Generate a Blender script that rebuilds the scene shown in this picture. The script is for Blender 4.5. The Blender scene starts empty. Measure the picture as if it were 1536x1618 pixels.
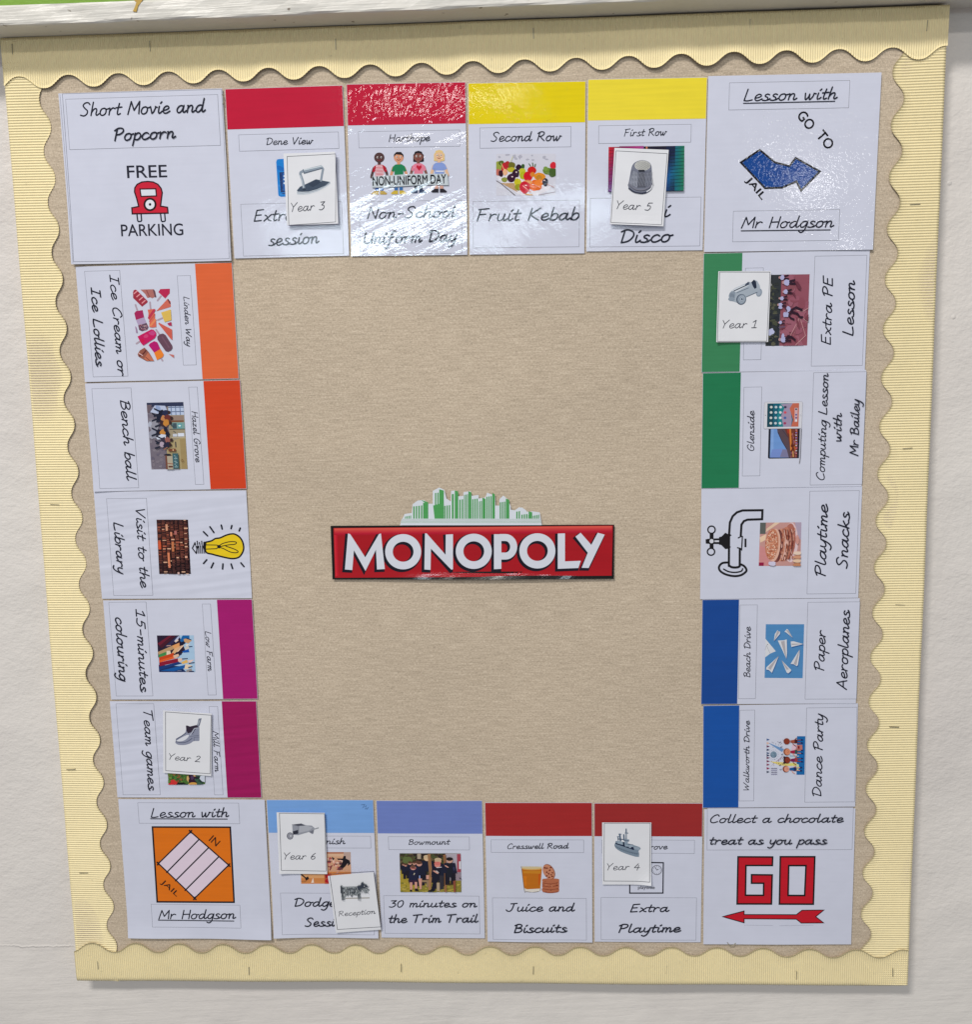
import bpy, math, random
from mathutils import Matrix, Vector, geometry
random.seed(7)
SC = bpy.context.scene
COL = SC.collection

# ------------------------------------------------------------------ camera
F = 1571.674                     # focal length in photo pixels (photo 1536 x 1618)
RX, RY, RZ, TZ = 0.155519, 0.0439155, 0.00213447, 1.32695
LEVEL, ZC = 0.0145, 1.5          # the wall plane is turned level, board centre at 1.5 m
cx_, sx_, cy_, sy_, cz_, sz_ = (math.cos(RX), math.sin(RX), math.cos(RY), math.sin(RY), math.cos(RZ), math.sin(RZ))
RM = (Matrix(((cz_, -sz_, 0), (sz_, cz_, 0), (0, 0, 1))) @ Matrix(((cy_, 0, sy_), (0, 1, 0), (-sy_, 0, cy_)))
      @ Matrix(((1, 0, 0), (0, cx_, -sx_), (0, sx_, cx_))))
CP = -(RM.transposed() @ Vector((0, 0, TZ)))
cl, sl = math.cos(LEVEL), math.sin(LEVEL)
def to_world(v):                 # (right, down, into the wall) -> world X right, Y into the wall, Z up
    x, z = v[0], -v[1]
    return Vector((cl * x + sl * z, v[2], -sl * x + cl * z))
def wall_pt(px, py, depth=0.0):  # measured point of the photo -> place on the wall plane, metres
    d = RM.transposed() @ Vector(((px - 768) / F, (py - 809) / F, 1))
    t = (depth - CP[2]) / d[2]
    w = to_world(CP + d * t)
    return (w.x, w.z + ZC)
cam = bpy.data.cameras.new('camera')
cam.sensor_fit = 'VERTICAL'; cam.sensor_height = 36.0; cam.lens = 36.0 * F / 1618
cam.clip_start = 0.05; cam.clip_end = 100
cam_ob = bpy.data.objects.new('camera', cam); COL.objects.link(cam_ob)
r_, d_, f_ = to_world(RM[0]), to_world(RM[1]), to_world(RM[2])
M = Matrix((r_, -d_, -f_)).transposed().to_4x4()
loc = to_world(CP); loc.z += ZC
M.translation = loc
cam_ob.matrix_world = M
SC.camera = cam_ob

# ------------------------------------------------------------------ light
SC.view_settings.view_transform = 'Standard'
SC.view_settings.look = 'None'
SC.view_settings.exposure = 0.08
SC.view_settings.gamma = 1.0
SC.view_settings.use_curve_mapping = False
world = bpy.data.worlds.new('World'); SC.world = world; world.use_nodes = True
bg = world.node_tree.nodes['Background']
bg.inputs[0].default_value = (0.97, 0.97, 1.0, 1); bg.inputs[1].default_value = 0.235
def area(name, loc, target, sx, sy, power, col):
    l = bpy.data.lights.new(name, 'AREA'); l.shape = 'RECTANGLE'; l.size = sx; l.size_y = sy
    l.energy = power; l.color = col
    o = bpy.data.objects.new(name, l); COL.objects.link(o)
    o.location = loc
    o.rotation_euler = (Vector(target) - Vector(loc)).to_track_quat('-Z', 'Z').to_euler()
    return o
area('ceiling_light_near', (-2.35, -4.3, 6.55), (0, 0, 1.45), 1.9, 0.62, 304, (1.0, 0.97, 0.93))
area('ceiling_light_far', (-0.41, -5.0, 4.3), (0, 0, 1.5), 2.2, 0.16, 50, (1.0, 0.97, 0.93))
area('far_window', (-0.5, -6.0, 2.64), (0, 0, 1.6), 2.4, 0.15, 25, (0.74, 0.90, 1.0))
area('far_strip_light', (-0.42, -6.0, 3.50), (0, 0, 1.6), 1.15, 0.07, 5.5, (1.0, 0.98, 0.97))
area('far_round_light', (2.0, -6.0, 2.90), (0, 0, 1.6), 0.3, 0.22, 4.5, (1.0, 0.99, 0.97))

# ------------------------------------------------------------------ materials
def lin(c):
    return tuple(((v / 255) / 12.92 if v / 255 <= 0.04045 else ((v / 255 + 0.055) / 1.055) ** 2.4) for v in c)
def ink(c):                      # printed colour as it looks in the photo -> reflectance
    return tuple(min(max(v / 0.95 - 0.009, 0.006), 0.88) for v in lin(c))
class N:
    def __init__(s, name):
        s.m = bpy.data.materials.new(name); s.m.use_nodes = True
        s.t = s.m.node_tree; s.b = s.t.nodes['Principled BSDF']
    def n(s, typ, **kw):
        x = s.t.nodes.new(typ)
        for k, v in kw.items():
            if k.startswith('i_'):
                key = k[2:]; x.inputs[int(key) if key.isdigit() else key.replace('_', ' ')].default_value = v
            else: setattr(x, k, v)
        return x
    def l(s, a, b): s.t.links.new(a, b)
    def pos(s, rot=0.0, scale=(1, 1, 1)):
        g = s.n('ShaderNodeNewGeometry'); mp = s.n('ShaderNodeMapping')
        mp.inputs['Scale'].default_value = scale; src = g.outputs['Position']
        if rot:
            m0 = s.n('ShaderNodeMapping'); m0.inputs['Rotation'].default_value = (0, rot, 0)
            s.l(src, m0.inputs['Vector']); src = m0.outputs[0]
        s.l(src, mp.inputs['Vector']); return mp.outputs[0]
    def noise(s, vec, scale, detail=2.0, rough=0.5):
        x = s.n('ShaderNodeTexNoise'); x.inputs['Scale'].default_value = scale
        x.inputs['Detail'].default_value = detail; x.inputs['Roughness'].default_value = rough
        s.l(vec, x.inputs['Vector']); return x.outputs['Fac']
    def math(s, op, a, b):
        x = s.n('ShaderNodeMath', operation=op)
        for i, v in enumerate((a, b)):
            if isinstance(v, (int, float)): x.inputs[i].default_value = v
            else: s.l(v, x.inputs[i])
        return x.outputs[0]
    def mapr(s, v, a, b, c, d):
        x = s.n('ShaderNodeMapRange'); s.l(v, x.inputs[0])
        for i, q in enumerate((a, b, c, d)): x.inputs[i + 1].default_value = q
        return x.outputs[0]
    def mix(s, fac, a, b):
        x = s.n('ShaderNodeMix', data_type='RGBA')
        for i, v in ((0, fac), (6, a), (7, b)):
            if isinstance(v, tuple): x.inputs[i].default_value = v if len(v) == 4 else v + (1,)
            elif isinstance(v, (int, float)): x.inputs[i].default_value = v
            else: s.l(v, x.inputs[i])
        return x.outputs[2]
    def mul(s, col, fac):
        x = s.n('ShaderNodeVectorMath', operation='SCALE'); s.l(col, x.inputs[0]); s.l(fac, x.inputs['Scale'])
        return x.outputs[0]
    def bump(s, h, strength, dist, normal=None):
        x = s.n('ShaderNodeBump'); x.inputs['Strength'].default_value = strength; x.inputs['Distance'].default_value = dist
        s.l(h, x.inputs['Height'])
        if normal is not None: s.l(normal, x.inputs['Normal'])
        return x.outputs[0]

def laminate(name, wrinkle, fine, ripple, ripple_rot, coat, crough, rot=0.45, creased=0, sparkle=420):
    """printed paper under clear laminating film; the print is the mesh's own ink colour"""
    m = N(name); b = m.b
    at = m.n('ShaderNodeAttribute', attribute_name='ink')
    streak = m.noise(m.pos(0, (14, 1, 260)), 1.0, 2)
    mott = m.noise(m.pos(), 38, 3)
    v = m.math('ADD', m.mapr(streak, .3, .7, -.022, .022), 0.0)
    sep = m.n('ShaderNodeSeparateColor', mode='HSV'); m.l(at.outputs['Color'], sep.inputs[0])
    v = m.math('MULTIPLY', v, m.mapr(sep.outputs[1], .1, .6, .25, 1.6))
    v = m.math('ADD', v, m.mapr(mott, .3, .7, .98, 1.02))
    m.l(m.mul(at.outputs['Color'], v), b.inputs['Base Color'])
    b.inputs['Roughness'].default_value = 0.55
    b.inputs['Specular IOR Level'].default_value = 0.05
    b.inputs['Coat Weight'].default_value = coat
    b.inputs['Coat Roughness'].default_value = crough
    b.inputs['Coat IOR'].default_value = 1.5
    w = m.noise(m.pos(rot, (11, 1, 64)), 1.0, 2, .5)
    mk = m.mapr(m.noise(m.pos(), 9, 1), .4, .62, .5, 1.6)
    w2 = m.noise(m.pos(0.1, (60, 1, 22)), 1.0, 2, .5)
    w = m.math('MULTIPLY', m.math('ADD', w, m.math('MULTIPLY', w2, .4)), mk)
    f = m.noise(m.pos(), sparkle, 2, .6)
    if creased:                      # short upright creases near the top of the sheet
        g = m.n('ShaderNodeNewGeometry'); sx = m.n('ShaderNodeSeparateXYZ'); m.l(g.outputs['Position'], sx.inputs[0])
        up = m.noise(m.pos(-.2, (95, 1, 34)), 1.0, 2, .55)
        w = m.math('ADD', w, m.math('MULTIPLY', up, m.mapr(sx.outputs['Z'], 1.985, 2.005, 0, creased)))
    nb = m.bump(w, 1.0, wrinkle)
    if ripple:
        rp = m.noise(m.pos(ripple_rot, (5, 1, 75)), 1.0, 1, .4)
        nr = m.bump(rp, 1.0, ripple)
        m.l(nr, b.inputs['Normal'])
        nb = m.bump(w, 1.0, wrinkle, nr)
    nf = m.bump(f, 1.0, fine, nb)
    m.l(nf, b.inputs['Coat Normal'])
    return m.m
LAM = laminate('laminated_print', .00018, .000025, 0, .3, .7, .11)
LAM_GLOSS = laminate('glossy_wrinkled_laminate', .00034, .00005, 0, .5, 1.0, .04, .40, 2.6, 300)
LAM_SHEEN = laminate('glossy_smooth_laminate', .00020, .00005, 0, .5, .32, .045, -1.0, 0, 300)
LAM_SPARK = laminate('speckled_laminate', .00006, .00015, 0, .5, .5, .05, .2, 0, 240)
LAM_RIPPLE = laminate('rippled_laminate', .0003, .00003, .0016, .12, .6, .14)
PAPER = laminate('printed_paper_token', .0008, .00004, 0, 0, .25, .25)

def mat_fabric():
    m = N('hessian_fabric'); b = m.b
    a = m.noise(m.pos(0, (260, 1, 1150)), 1.0, 2, .7)
    c = m.noise(m.pos(0, (1150, 1, 260)), 1.0, 2, .7)
    sl_ = m.noise(m.pos(0, (34, 1, 460)), 1.0, 3, .65)
    big = m.noise(m.pos(0, (3, 1, 8)), 1.0, 3)
    t = m.math('ADD', m.math('MULTIPLY', a, .5), m.math('MULTIPLY', c, .5))
    t = m.math('ADD', m.math('MULTIPLY', t, .74), m.math('MULTIPLY', sl_, .26))
    r = m.n('ShaderNodeValToRGB'); m.l(t, r.inputs[0])
    e = r.color_ramp.elements
    e[0].position = .36; e[0].color = ink((158, 145, 128)) + (1,)
    e[1].position = .64; e[1].color = ink((226, 211, 190)) + (1,)
    k = e.new(.5); k.color = ink((194, 178, 157)) + (1,)
    v = m.mapr(big, .3, .7, .95, 1.05)
    m.l(m.mul(r.outputs[0], v), b.inputs['Base Color'])
    b.inputs['Roughness'].default_value = .9; b.inputs['Specular IOR Level'].default_value = .15
    m.l(m.bump(t, .5, .0007), b.inputs['Normal'])
    return m.m
def mat_border():
    m = N('corrugated_card'); b = m.b
    n1 = m.noise(m.pos(), 9, 3); n2 = m.noise(m.pos(), 160, 2)
    v = m.math('ADD', m.mapr(n1, .3, .7, .97, 1.03), m.mapr(n2, .3, .7, -.02, .02))
    sp = m.mapr(m.noise(m.pos(), 120, 1), .74, .80, 1.0, .86)
    rgb = m.n('ShaderNodeRGB'); rgb.outputs[0].default_value = ink((247, 222, 178)) + (1,)
    m.l(m.mul(m.mul(rgb.outputs[0], v), sp), b.inputs['Base Color'])
    b.inputs['Roughness'].default_value = .5; b.inputs['Specular IOR Level'].default_value = .3
    m.l(m.bump(n2, .3, .0004), b.inputs['Normal'])
    return m.m
def mat_wall(name, col, col2, orange, rough):
    m = N(name); b = m.b
    n1 = m.noise(m.pos(), 2.2, 4); 
    m.l(m.mix(m.mapr(n1, .35, .65, 0, 1), lin(col), lin(col2)), b.inputs['Base Color'])
    b.inputs['Roughness'].default_value = rough; b.inputs['Specular IOR Level'].default_value = .35
    h = m.noise(m.pos(0, (1, 1, 1.4)), 130, 3, .55)
    h2 = m.noise(m.pos(.06, (10, 1, 120)), 1.0, 3, .6)
    g = m.n('ShaderNodeNewGeometry'); sp = m.n('ShaderNodeSeparateXYZ'); m.l(g.outputs['Position'], sp.inputs[0])
    low = m.mapr(sp.outputs['Z'], .78, .95, 1, 0)     # the lower wall was brushed, the upper rolled
    hh = m.math('ADD', m.math('MULTIPLY', h, m.math('SUBTRACT', 1.0, m.math('MULTIPLY', low, .6))), m.math('MULTIPLY', h2, m.math('MULTIPLY', low, .8)))
    big = m.noise(m.pos(), 6, 3)
    nb = m.bump(big, 1.0, .012)
    n_ = m.bump(hh, 1.0, orange, nb)
    vor = m.n('ShaderNodeTexVoronoi'); vor.inputs['Scale'].default_value = 9; m.l(m.pos(), vor.inputs['Vector'])
    pk = m.mapr(vor.outputs['Distance'], .012, .03, 1, 0)
    wob = m.math('MULTIPLY', m.noise(m.pos(0, (26, 1, 1)), 1.0, 4, .7), .016)
    dz = m.math('ABSOLUTE', m.math('SUBTRACT', m.math('ADD', sp.outputs['Z'], wob), wall_pt(60, 1506)[1] + .006), 0)
    crack = m.math('MULTIPLY', m.mapr(dz, 0, .0022, 1, 0), m.math('MULTIPLY', m.mapr(sp.outputs['X'], -.62, -.58, 1, 0), m.mapr(m.noise(m.pos(), 30, 2), .4, .6, .15, 1)))
    n2_ = m.bump(crack, .6, .0011, n_)
    m.l(m.bump(pk, .6, .0012, n2_), b.inputs['Normal'])
    return m.m
def mat_gloss_paint():
    m = N('brushed_gloss_paint'); b = m.b
    n1 = m.noise(m.pos(.03, (9, 1, 190)), 1.0, 4, .6)
    n2 = m.noise(m.pos(), 26, 3)
    spot = m.mapr(m.noise(m.pos(), 75, 1), .74, .77, 0, 1)
    m.l(m.mix(spot, m.mix(n2, lin((222, 219, 212)), lin((212, 208, 199))), lin((140, 130, 118))), b.inputs['Base Color'])
    b.inputs['Roughness'].default_value = .38
    m.l(m.bump(m.math('ADD', n1, n2), 1.0, .0012), b.inputs['Normal'])
    return m.m
def mat_plain(name, c, rough, metal=0):
    m = N(name); b = m.b
    n1 = m.noise(m.pos(), 300, 2)
    m.l(m.mix(n1, lin(c), lin(tuple(v * .8 for v in c))), b.inputs['Base Color'])
    b.inputs['Roughness'].default_value = rough; b.inputs['Metallic'].default_value = metal
    return m.m
FABRIC, BORDER = mat_fabric(), mat_border()
WALL = mat_wall('white_emulsion_wall', (228, 223, 217), (221, 215, 210), .0011, .5)
GREEN = mat_wall('green_emulsion_wall', (128, 166, 62), (118, 156, 56), .0008, .6)
GLOSS = mat_gloss_paint()
STEEL = mat_plain('staple_steel', (176, 168, 142), .4, .25)
TAPE = mat_plain('yellow_tape', (205, 165, 60), .5)
TACK = mat_plain('grey_tack', (95, 110, 120), .7)

# ------------------------------------------------------------------ naming
def tag(o, label=None, cat=None, group=None, kind=None):
    for k, v in (('label', label), ('category', cat), ('group', group), ('kind', kind)):
        if v: o[k] = v
    return o
def mesh_ob(name, verts, faces, mat, parent=None, smooth=False):
    me = bpy.data.meshes.new(name); me.from_pydata(verts, [], faces); me.update()
    if smooth: me.polygons.foreach_set('use_smooth', [True] * len(me.polygons))
    me.materials.append(mat)
    o = bpy.data.objects.new(name, me); COL.objects.link(o)
    if parent: o.parent = parent
    return o
def box(v, f, x0, x1, y0, y1, z0, z1):
    b = len(v)
    v += [(x, y, z) for x in (x0, x1) for y in (y0, y1) for z in (z0, z1)]
    f += [tuple(b + i for i in q) for q in ((0, 1, 3, 2), (4, 6, 7, 5), (0, 4, 5, 1), (2, 3, 7, 6), (0, 2, 6, 4), (1, 5, 7, 3))]

# ------------------------------------------------------------------ the handwriting (one stroke per row, x-height 1)
BOWL = [(.78,.86),(.52,1.0),(.22,.88),(.03,.48),(.12,.1),(.36,.03),(.62,.34),(.79,.96)]
GL = {
'a': [BOWL + [(.74,.42),(.8,.08),(.96,.07),(1.14,.28)]],
'b': [[(.14,1.9),(.08,1),(.06,.04)], [(.07,.5),(.3,.95),(.62,.96),(.76,.58),(.62,.13),(.32,0),(.08,.14)]],
'c': [[(.72,.84),(.5,1.0),(.2,.86),(.03,.46),(.15,.09),(.42,0),(.7,.14),(.86,.3)]],
'd': [BOWL[:-1] + [(.76,.9),(.84,1.9)], [(.84,1.9),(.76,.6),(.8,.1),(.96,.06),(1.14,.28)]],
'e': [[(.06,.42),(.4,.48),(.68,.7),(.6,.96),(.36,1.0),(.12,.76),(.05,.36),(.2,.04),(.5,.02),(.86,.28)]],
'f': [[(.82,1.7),(.66,1.92),(.46,1.76),(.36,1.2),(.26,.3),(.14,-.5),(-.02,-.82),(-.2,-.74)], [(.0,.96),(.66,1.0)]],
'g': [BOWL + [(.74,.2),(.6,-.55),(.32,-.85),(.02,-.68)]],
'h': [[(.16,1.9),(.09,1),(.04,.02)], [(.05,.4),(.3,.88),(.56,.98),(.67,.74),(.62,.25),(.74,.03),(1.0,.24)]],
'i': [[(.1,1),(.07,.3),(.16,.03),(.34,.1),(.5,.3)], [(.2,1.42),(.34,1.62)]],
'k': [[(.16,1.9),(.06,0)], [(.7,1.0),(.13,.46)], [(.13,.46),(.34,.42),(.62,.08),(.9,.12)]],
'l': [[(.16,1.9),(.07,.45),(.14,.05),(.34,.08),(.52,.3)]],
'm': [[(.02,.96),(.1,.9),(.06,.02)], [(.06,.48),(.26,.94),(.46,.94),(.52,.6),(.48,.02)], [(.5,.48),(.7,.94),(.9,.94),(.96,.6),(.93,.15),(1.04,.03),(1.28,.27)]],
'n': [[(.02,.96),(.1,.9),(.06,.02)], [(.06,.46),(.28,.92),(.54,.97),(.64,.7),(.6,.2),(.72,.03),(.98,.25)]],
'o': [[(.5,1),(.18,.88),(.03,.46),(.14,.08),(.4,0),(.66,.2),(.74,.6),(.62,.93),(.44,.98)], [(.62,.93),(.78,.84),(1.0,.92)]],
'p': [[(.12,1),(.07,.2),(-.02,-.85)], [(.08,.58),(.3,.95),(.6,.98),(.76,.6),(.62,.14),(.34,0),(.08,.14)]],
'r': [[(.06,1),(.1,.8),(.06,.02)], [(.07,.48),(.26,.84),(.48,1.0),(.7,.88)]],
's': [[(.66,.9),(.44,1.02),(.22,.88),(.24,.66),(.5,.48),(.58,.2),(.36,0),(.0,.06)], [(.5,.06),(.66,.1),(.82,.3)]],
't': [[(.32,1.6),(.22,.8),(.2,.2),(.32,.02),(.56,.16)], [(-.04,1.0),(.66,1.08)]],
'u': [[(.08,1),(.04,.4),(.16,.05),(.38,.05),(.6,.36),(.7,1)], [(.7,1),(.66,.3),(.77,.04),(1.02,.25)]],
'v': [[(.0,1),(.26,.03)], [(.26,.03),(.44,.24),(.62,.84),(.6,1.0)], [(.6,.96),(.8,.88)]],
'w': [[(.02,1),(.14,.12),(.26,.04),(.46,.4),(.53,.86)], [(.53,.86),(.6,.1),(.73,.04),(.95,.5),(1.0,.98)], [(1.0,.96),(1.24,.9)]],
'x': [[(.04,.95),(.28,.74),(.52,.2),(.82,.05)], [(.78,1),(.02,.02)]],
'y': [[(.06,1),(.05,.4),(.2,.1),(.42,.16),(.64,.5),(.74,1)], [(.74,1),(.64,.1),(.46,-.6),(.2,-.86),(-.08,-.7)]],
'z': [[(.06,.94),(.64,.96)], [(.64,.96),(.04,.04)], [(.04,.04),(.8,.1)]],
'S': [[(1.0,1.58),(.78,1.85),(.4,1.8),(.2,1.45),(.46,1.05),(.78,.7),(.74,.25),(.42,0),(.0,.12)]],
'M': [[(.0,0),(.24,1.8)], [(.24,1.8),(.7,.55)], [(.7,.55),(1.26,1.8)], [(1.26,1.8),(1.32,.05)]],
'P': [[(.22,1.74),(.1,0)], [(-.06,1.5),(.36,1.84),(.86,1.74),(.92,1.3),(.58,.94),(.16,.88)]],
'D': [[(.2,1.72),(.12,.04)], [(-.1,1.56),(.4,1.82),(.98,1.5),(1.1,.9),(.74,.24),(.12,.03)]],
'V': [[(.02,1.8),(.45,.02)], [(.45,.02),(1.06,1.84)]],
'H': [[(.15,1.8),(.08,0)], [(1.06,1.82),(1.0,0)], [(.12,.92),(1.03,.98)]],
'N': [[(.06,0),(.2,1.8)], [(.2,1.8),(1.0,.02)], [(1.0,.02),(1.14,1.84)]],
'U': [[(.15,1.8),(.08,.7),(.3,.06),(.7,.12),(1.0,.7),(1.1,1.8)], [(1.1,1.8),(1.06,.0)]],
'F': [[(.22,1.74),(.1,0)], [(.02,1.7),(1.02,1.86)], [(.16,.94),(.8,1.0)]],
'K': [[(.2,1.8),(.1,0)], [(1.06,1.84),(.18,.88)], [(.18,.88),(.52,.5),(1.1,.04)]],
'R': [[(.22,1.74),(.1,0)], [(-.06,1.5),(.36,1.84),(.86,1.74),(.92,1.34),(.6,.98),(.2,.9)], [(.42,.94),(.7,.5),(1.16,.04)]],
'B': [[(.2,1.74),(.1,0)], [(-.04,1.56),(.4,1.84),(.82,1.64),(.76,1.2),(.28,.98)], [(.28,.98),(.82,.88),(.98,.5),(.7,.1),(.1,.02)]],
'L': [[(.24,1.86),(.14,.6),(.1,.05)], [(.1,.05),(.5,.0),(1.0,.14)]],
'I': [[(.45,1.8),(.35,.03)], [(.1,1.74),(.84,1.82)], [(.0,.02),(.74,.06)]],
'C': [[(1.06,1.5),(.84,1.84),(.42,1.62),(.1,.9),(.2,.2),(.56,0),(1.06,.26)]],
'E': [[(1.0,1.82),(.22,1.74)], [(.22,1.74),(.1,.03)], [(.17,.94),(.8,1.0)], [(.1,.03),(.92,.1)]],
'G': [[(1.06,1.5),(.8,1.85),(.36,1.6),(.08,.9),(.2,.2),(.56,0),(.96,.3),(1.02,.8)], [(.6,.82),(1.2,.8)]],
'A': [[(.0,0),(.58,1.85)], [(.58,1.85),(1.1,0)], [(.2,.62),(.96,.66)]],
'J': [[(.8,1.8),(.7,.6),(.48,.05),(.12,.08),(-.08,.36)], [(.36,1.76),(1.18,1.86)]],
'T': [[(.54,1.78),(.42,0)], [(-.06,1.68),(1.2,1.86)]],
'W': [[(.02,1.8),(.3,.03)], [(.3,.03),(.78,1.3)], [(.78,1.3),(.98,.03)], [(.98,.03),(1.6,1.84)]],
'Y': [[(.0,1.8),(.46,.94)], [(1.06,1.86),(.46,.94)], [(.46,.94),(.34,0)]],
'0': [[(.5,1.7),(.14,1.4),(.06,.6),(.3,.02),(.66,.2),(.82,1.0),(.68,1.6),(.48,1.7)]],
'1': [[(.0,1.3),(.44,1.72)], [(.44,1.72),(.36,.03)], [(-.02,.02),(.74,.04)]],
'2': [[(.1,1.4),(.4,1.72),(.74,1.5),(.6,.9),(.02,.05)], [(.02,.05),(.9,.06)]],
'3': [[(.1,1.64),(.8,1.7)], [(.8,1.7),(.34,1.02)], [(.34,1.02),(.74,.9),(.76,.4),(.4,.02),(.0,.12)]],
'4': [[(.62,1.7),(.02,.62)], [(.02,.62),(1.0,.6)], [(.74,1.2),(.62,-.1)]],
'5': [[(.96,1.66),(.34,1.62)], [(.34,1.62),(.22,.96)], [(.22,.96),(.66,1.02),(.82,.6),(.54,.06),(.0,.12)]],
'6': [[(.7,1.66),(.3,1.2),(.06,.5),(.3,.03),(.68,.2),(.72,.66),(.44,.86),(.12,.6)]],
'-': [[(.06,.68),(.66,.72)]],
}
SLANT = .16
def smooth_path(pts, k=5):
    if len(pts) < 3: return list(pts)
    out = []; n = len(pts)
    for i in range(n - 1):
        p0 = pts[max(i - 1, 0)]; p1 = pts[i]; p2 = pts[i + 1]; p3 = pts[min(i + 2, n - 1)]
        for j in range(k):
            t = j / k; t2 = t * t; t3 = t2 * t
            out.append(tuple(.5 * (2 * p1[a] + (p2[a] - p0[a]) * t + (2 * p0[a] - 5 * p1[a] + 4 * p2[a] - p3[a]) * t2 + (3 * p1[a] - p0[a] - 3 * p2[a] + p3[a]) * t3) for a in (0, 1)))
    out.append(pts[-1]); return out
def layout(text):
    strokes = []; x = 0.0
    for ch in text:
        if ch == ' ': x += .75; continue
        g = GL[ch]
        for s in g: strokes.append([(x + px + SLANT * py, py) for px, py in smooth_path(s)])
        w = max(px for s in g for px, py in s)
        if ch in 'smnhuadlietceko': w -= .08
        x += w + (.16 if ch.islower() else .24)
    lo = min(p[0] for s in strokes for p in s); hi = max(p[0] for s in strokes for p in s)
    return [[(p[0] - lo, p[1]) for p in s] for s in strokes], hi - lo
FONTC = {}
def sans(text, bold=0.0):        # plain lettering from the built-in face, triangulated
    key = (text, bold)
    if key not in FONTC:
        c = bpy.data.curves.new('lettering_source', 'FONT'); c.body = text; c.resolution_u = 4
        o = bpy.data.objects.new('lettering_source', c); COL.objects.link(o)
        dg = bpy.context.evaluated_depsgraph_get()
        me = bpy.data.meshes.new_from_object(o.evaluated_get(dg))
        vs = [(v.co.x, v.co.y) for v in me.vertices]; fs = [tuple(p.vertices) for p in me.polygons]
        bpy.data.objects.remove(o); bpy.data.curves.remove(c); bpy.data.meshes.remove(me)
        FONTC[key] = (vs, fs)
    return FONTC[key]

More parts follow.
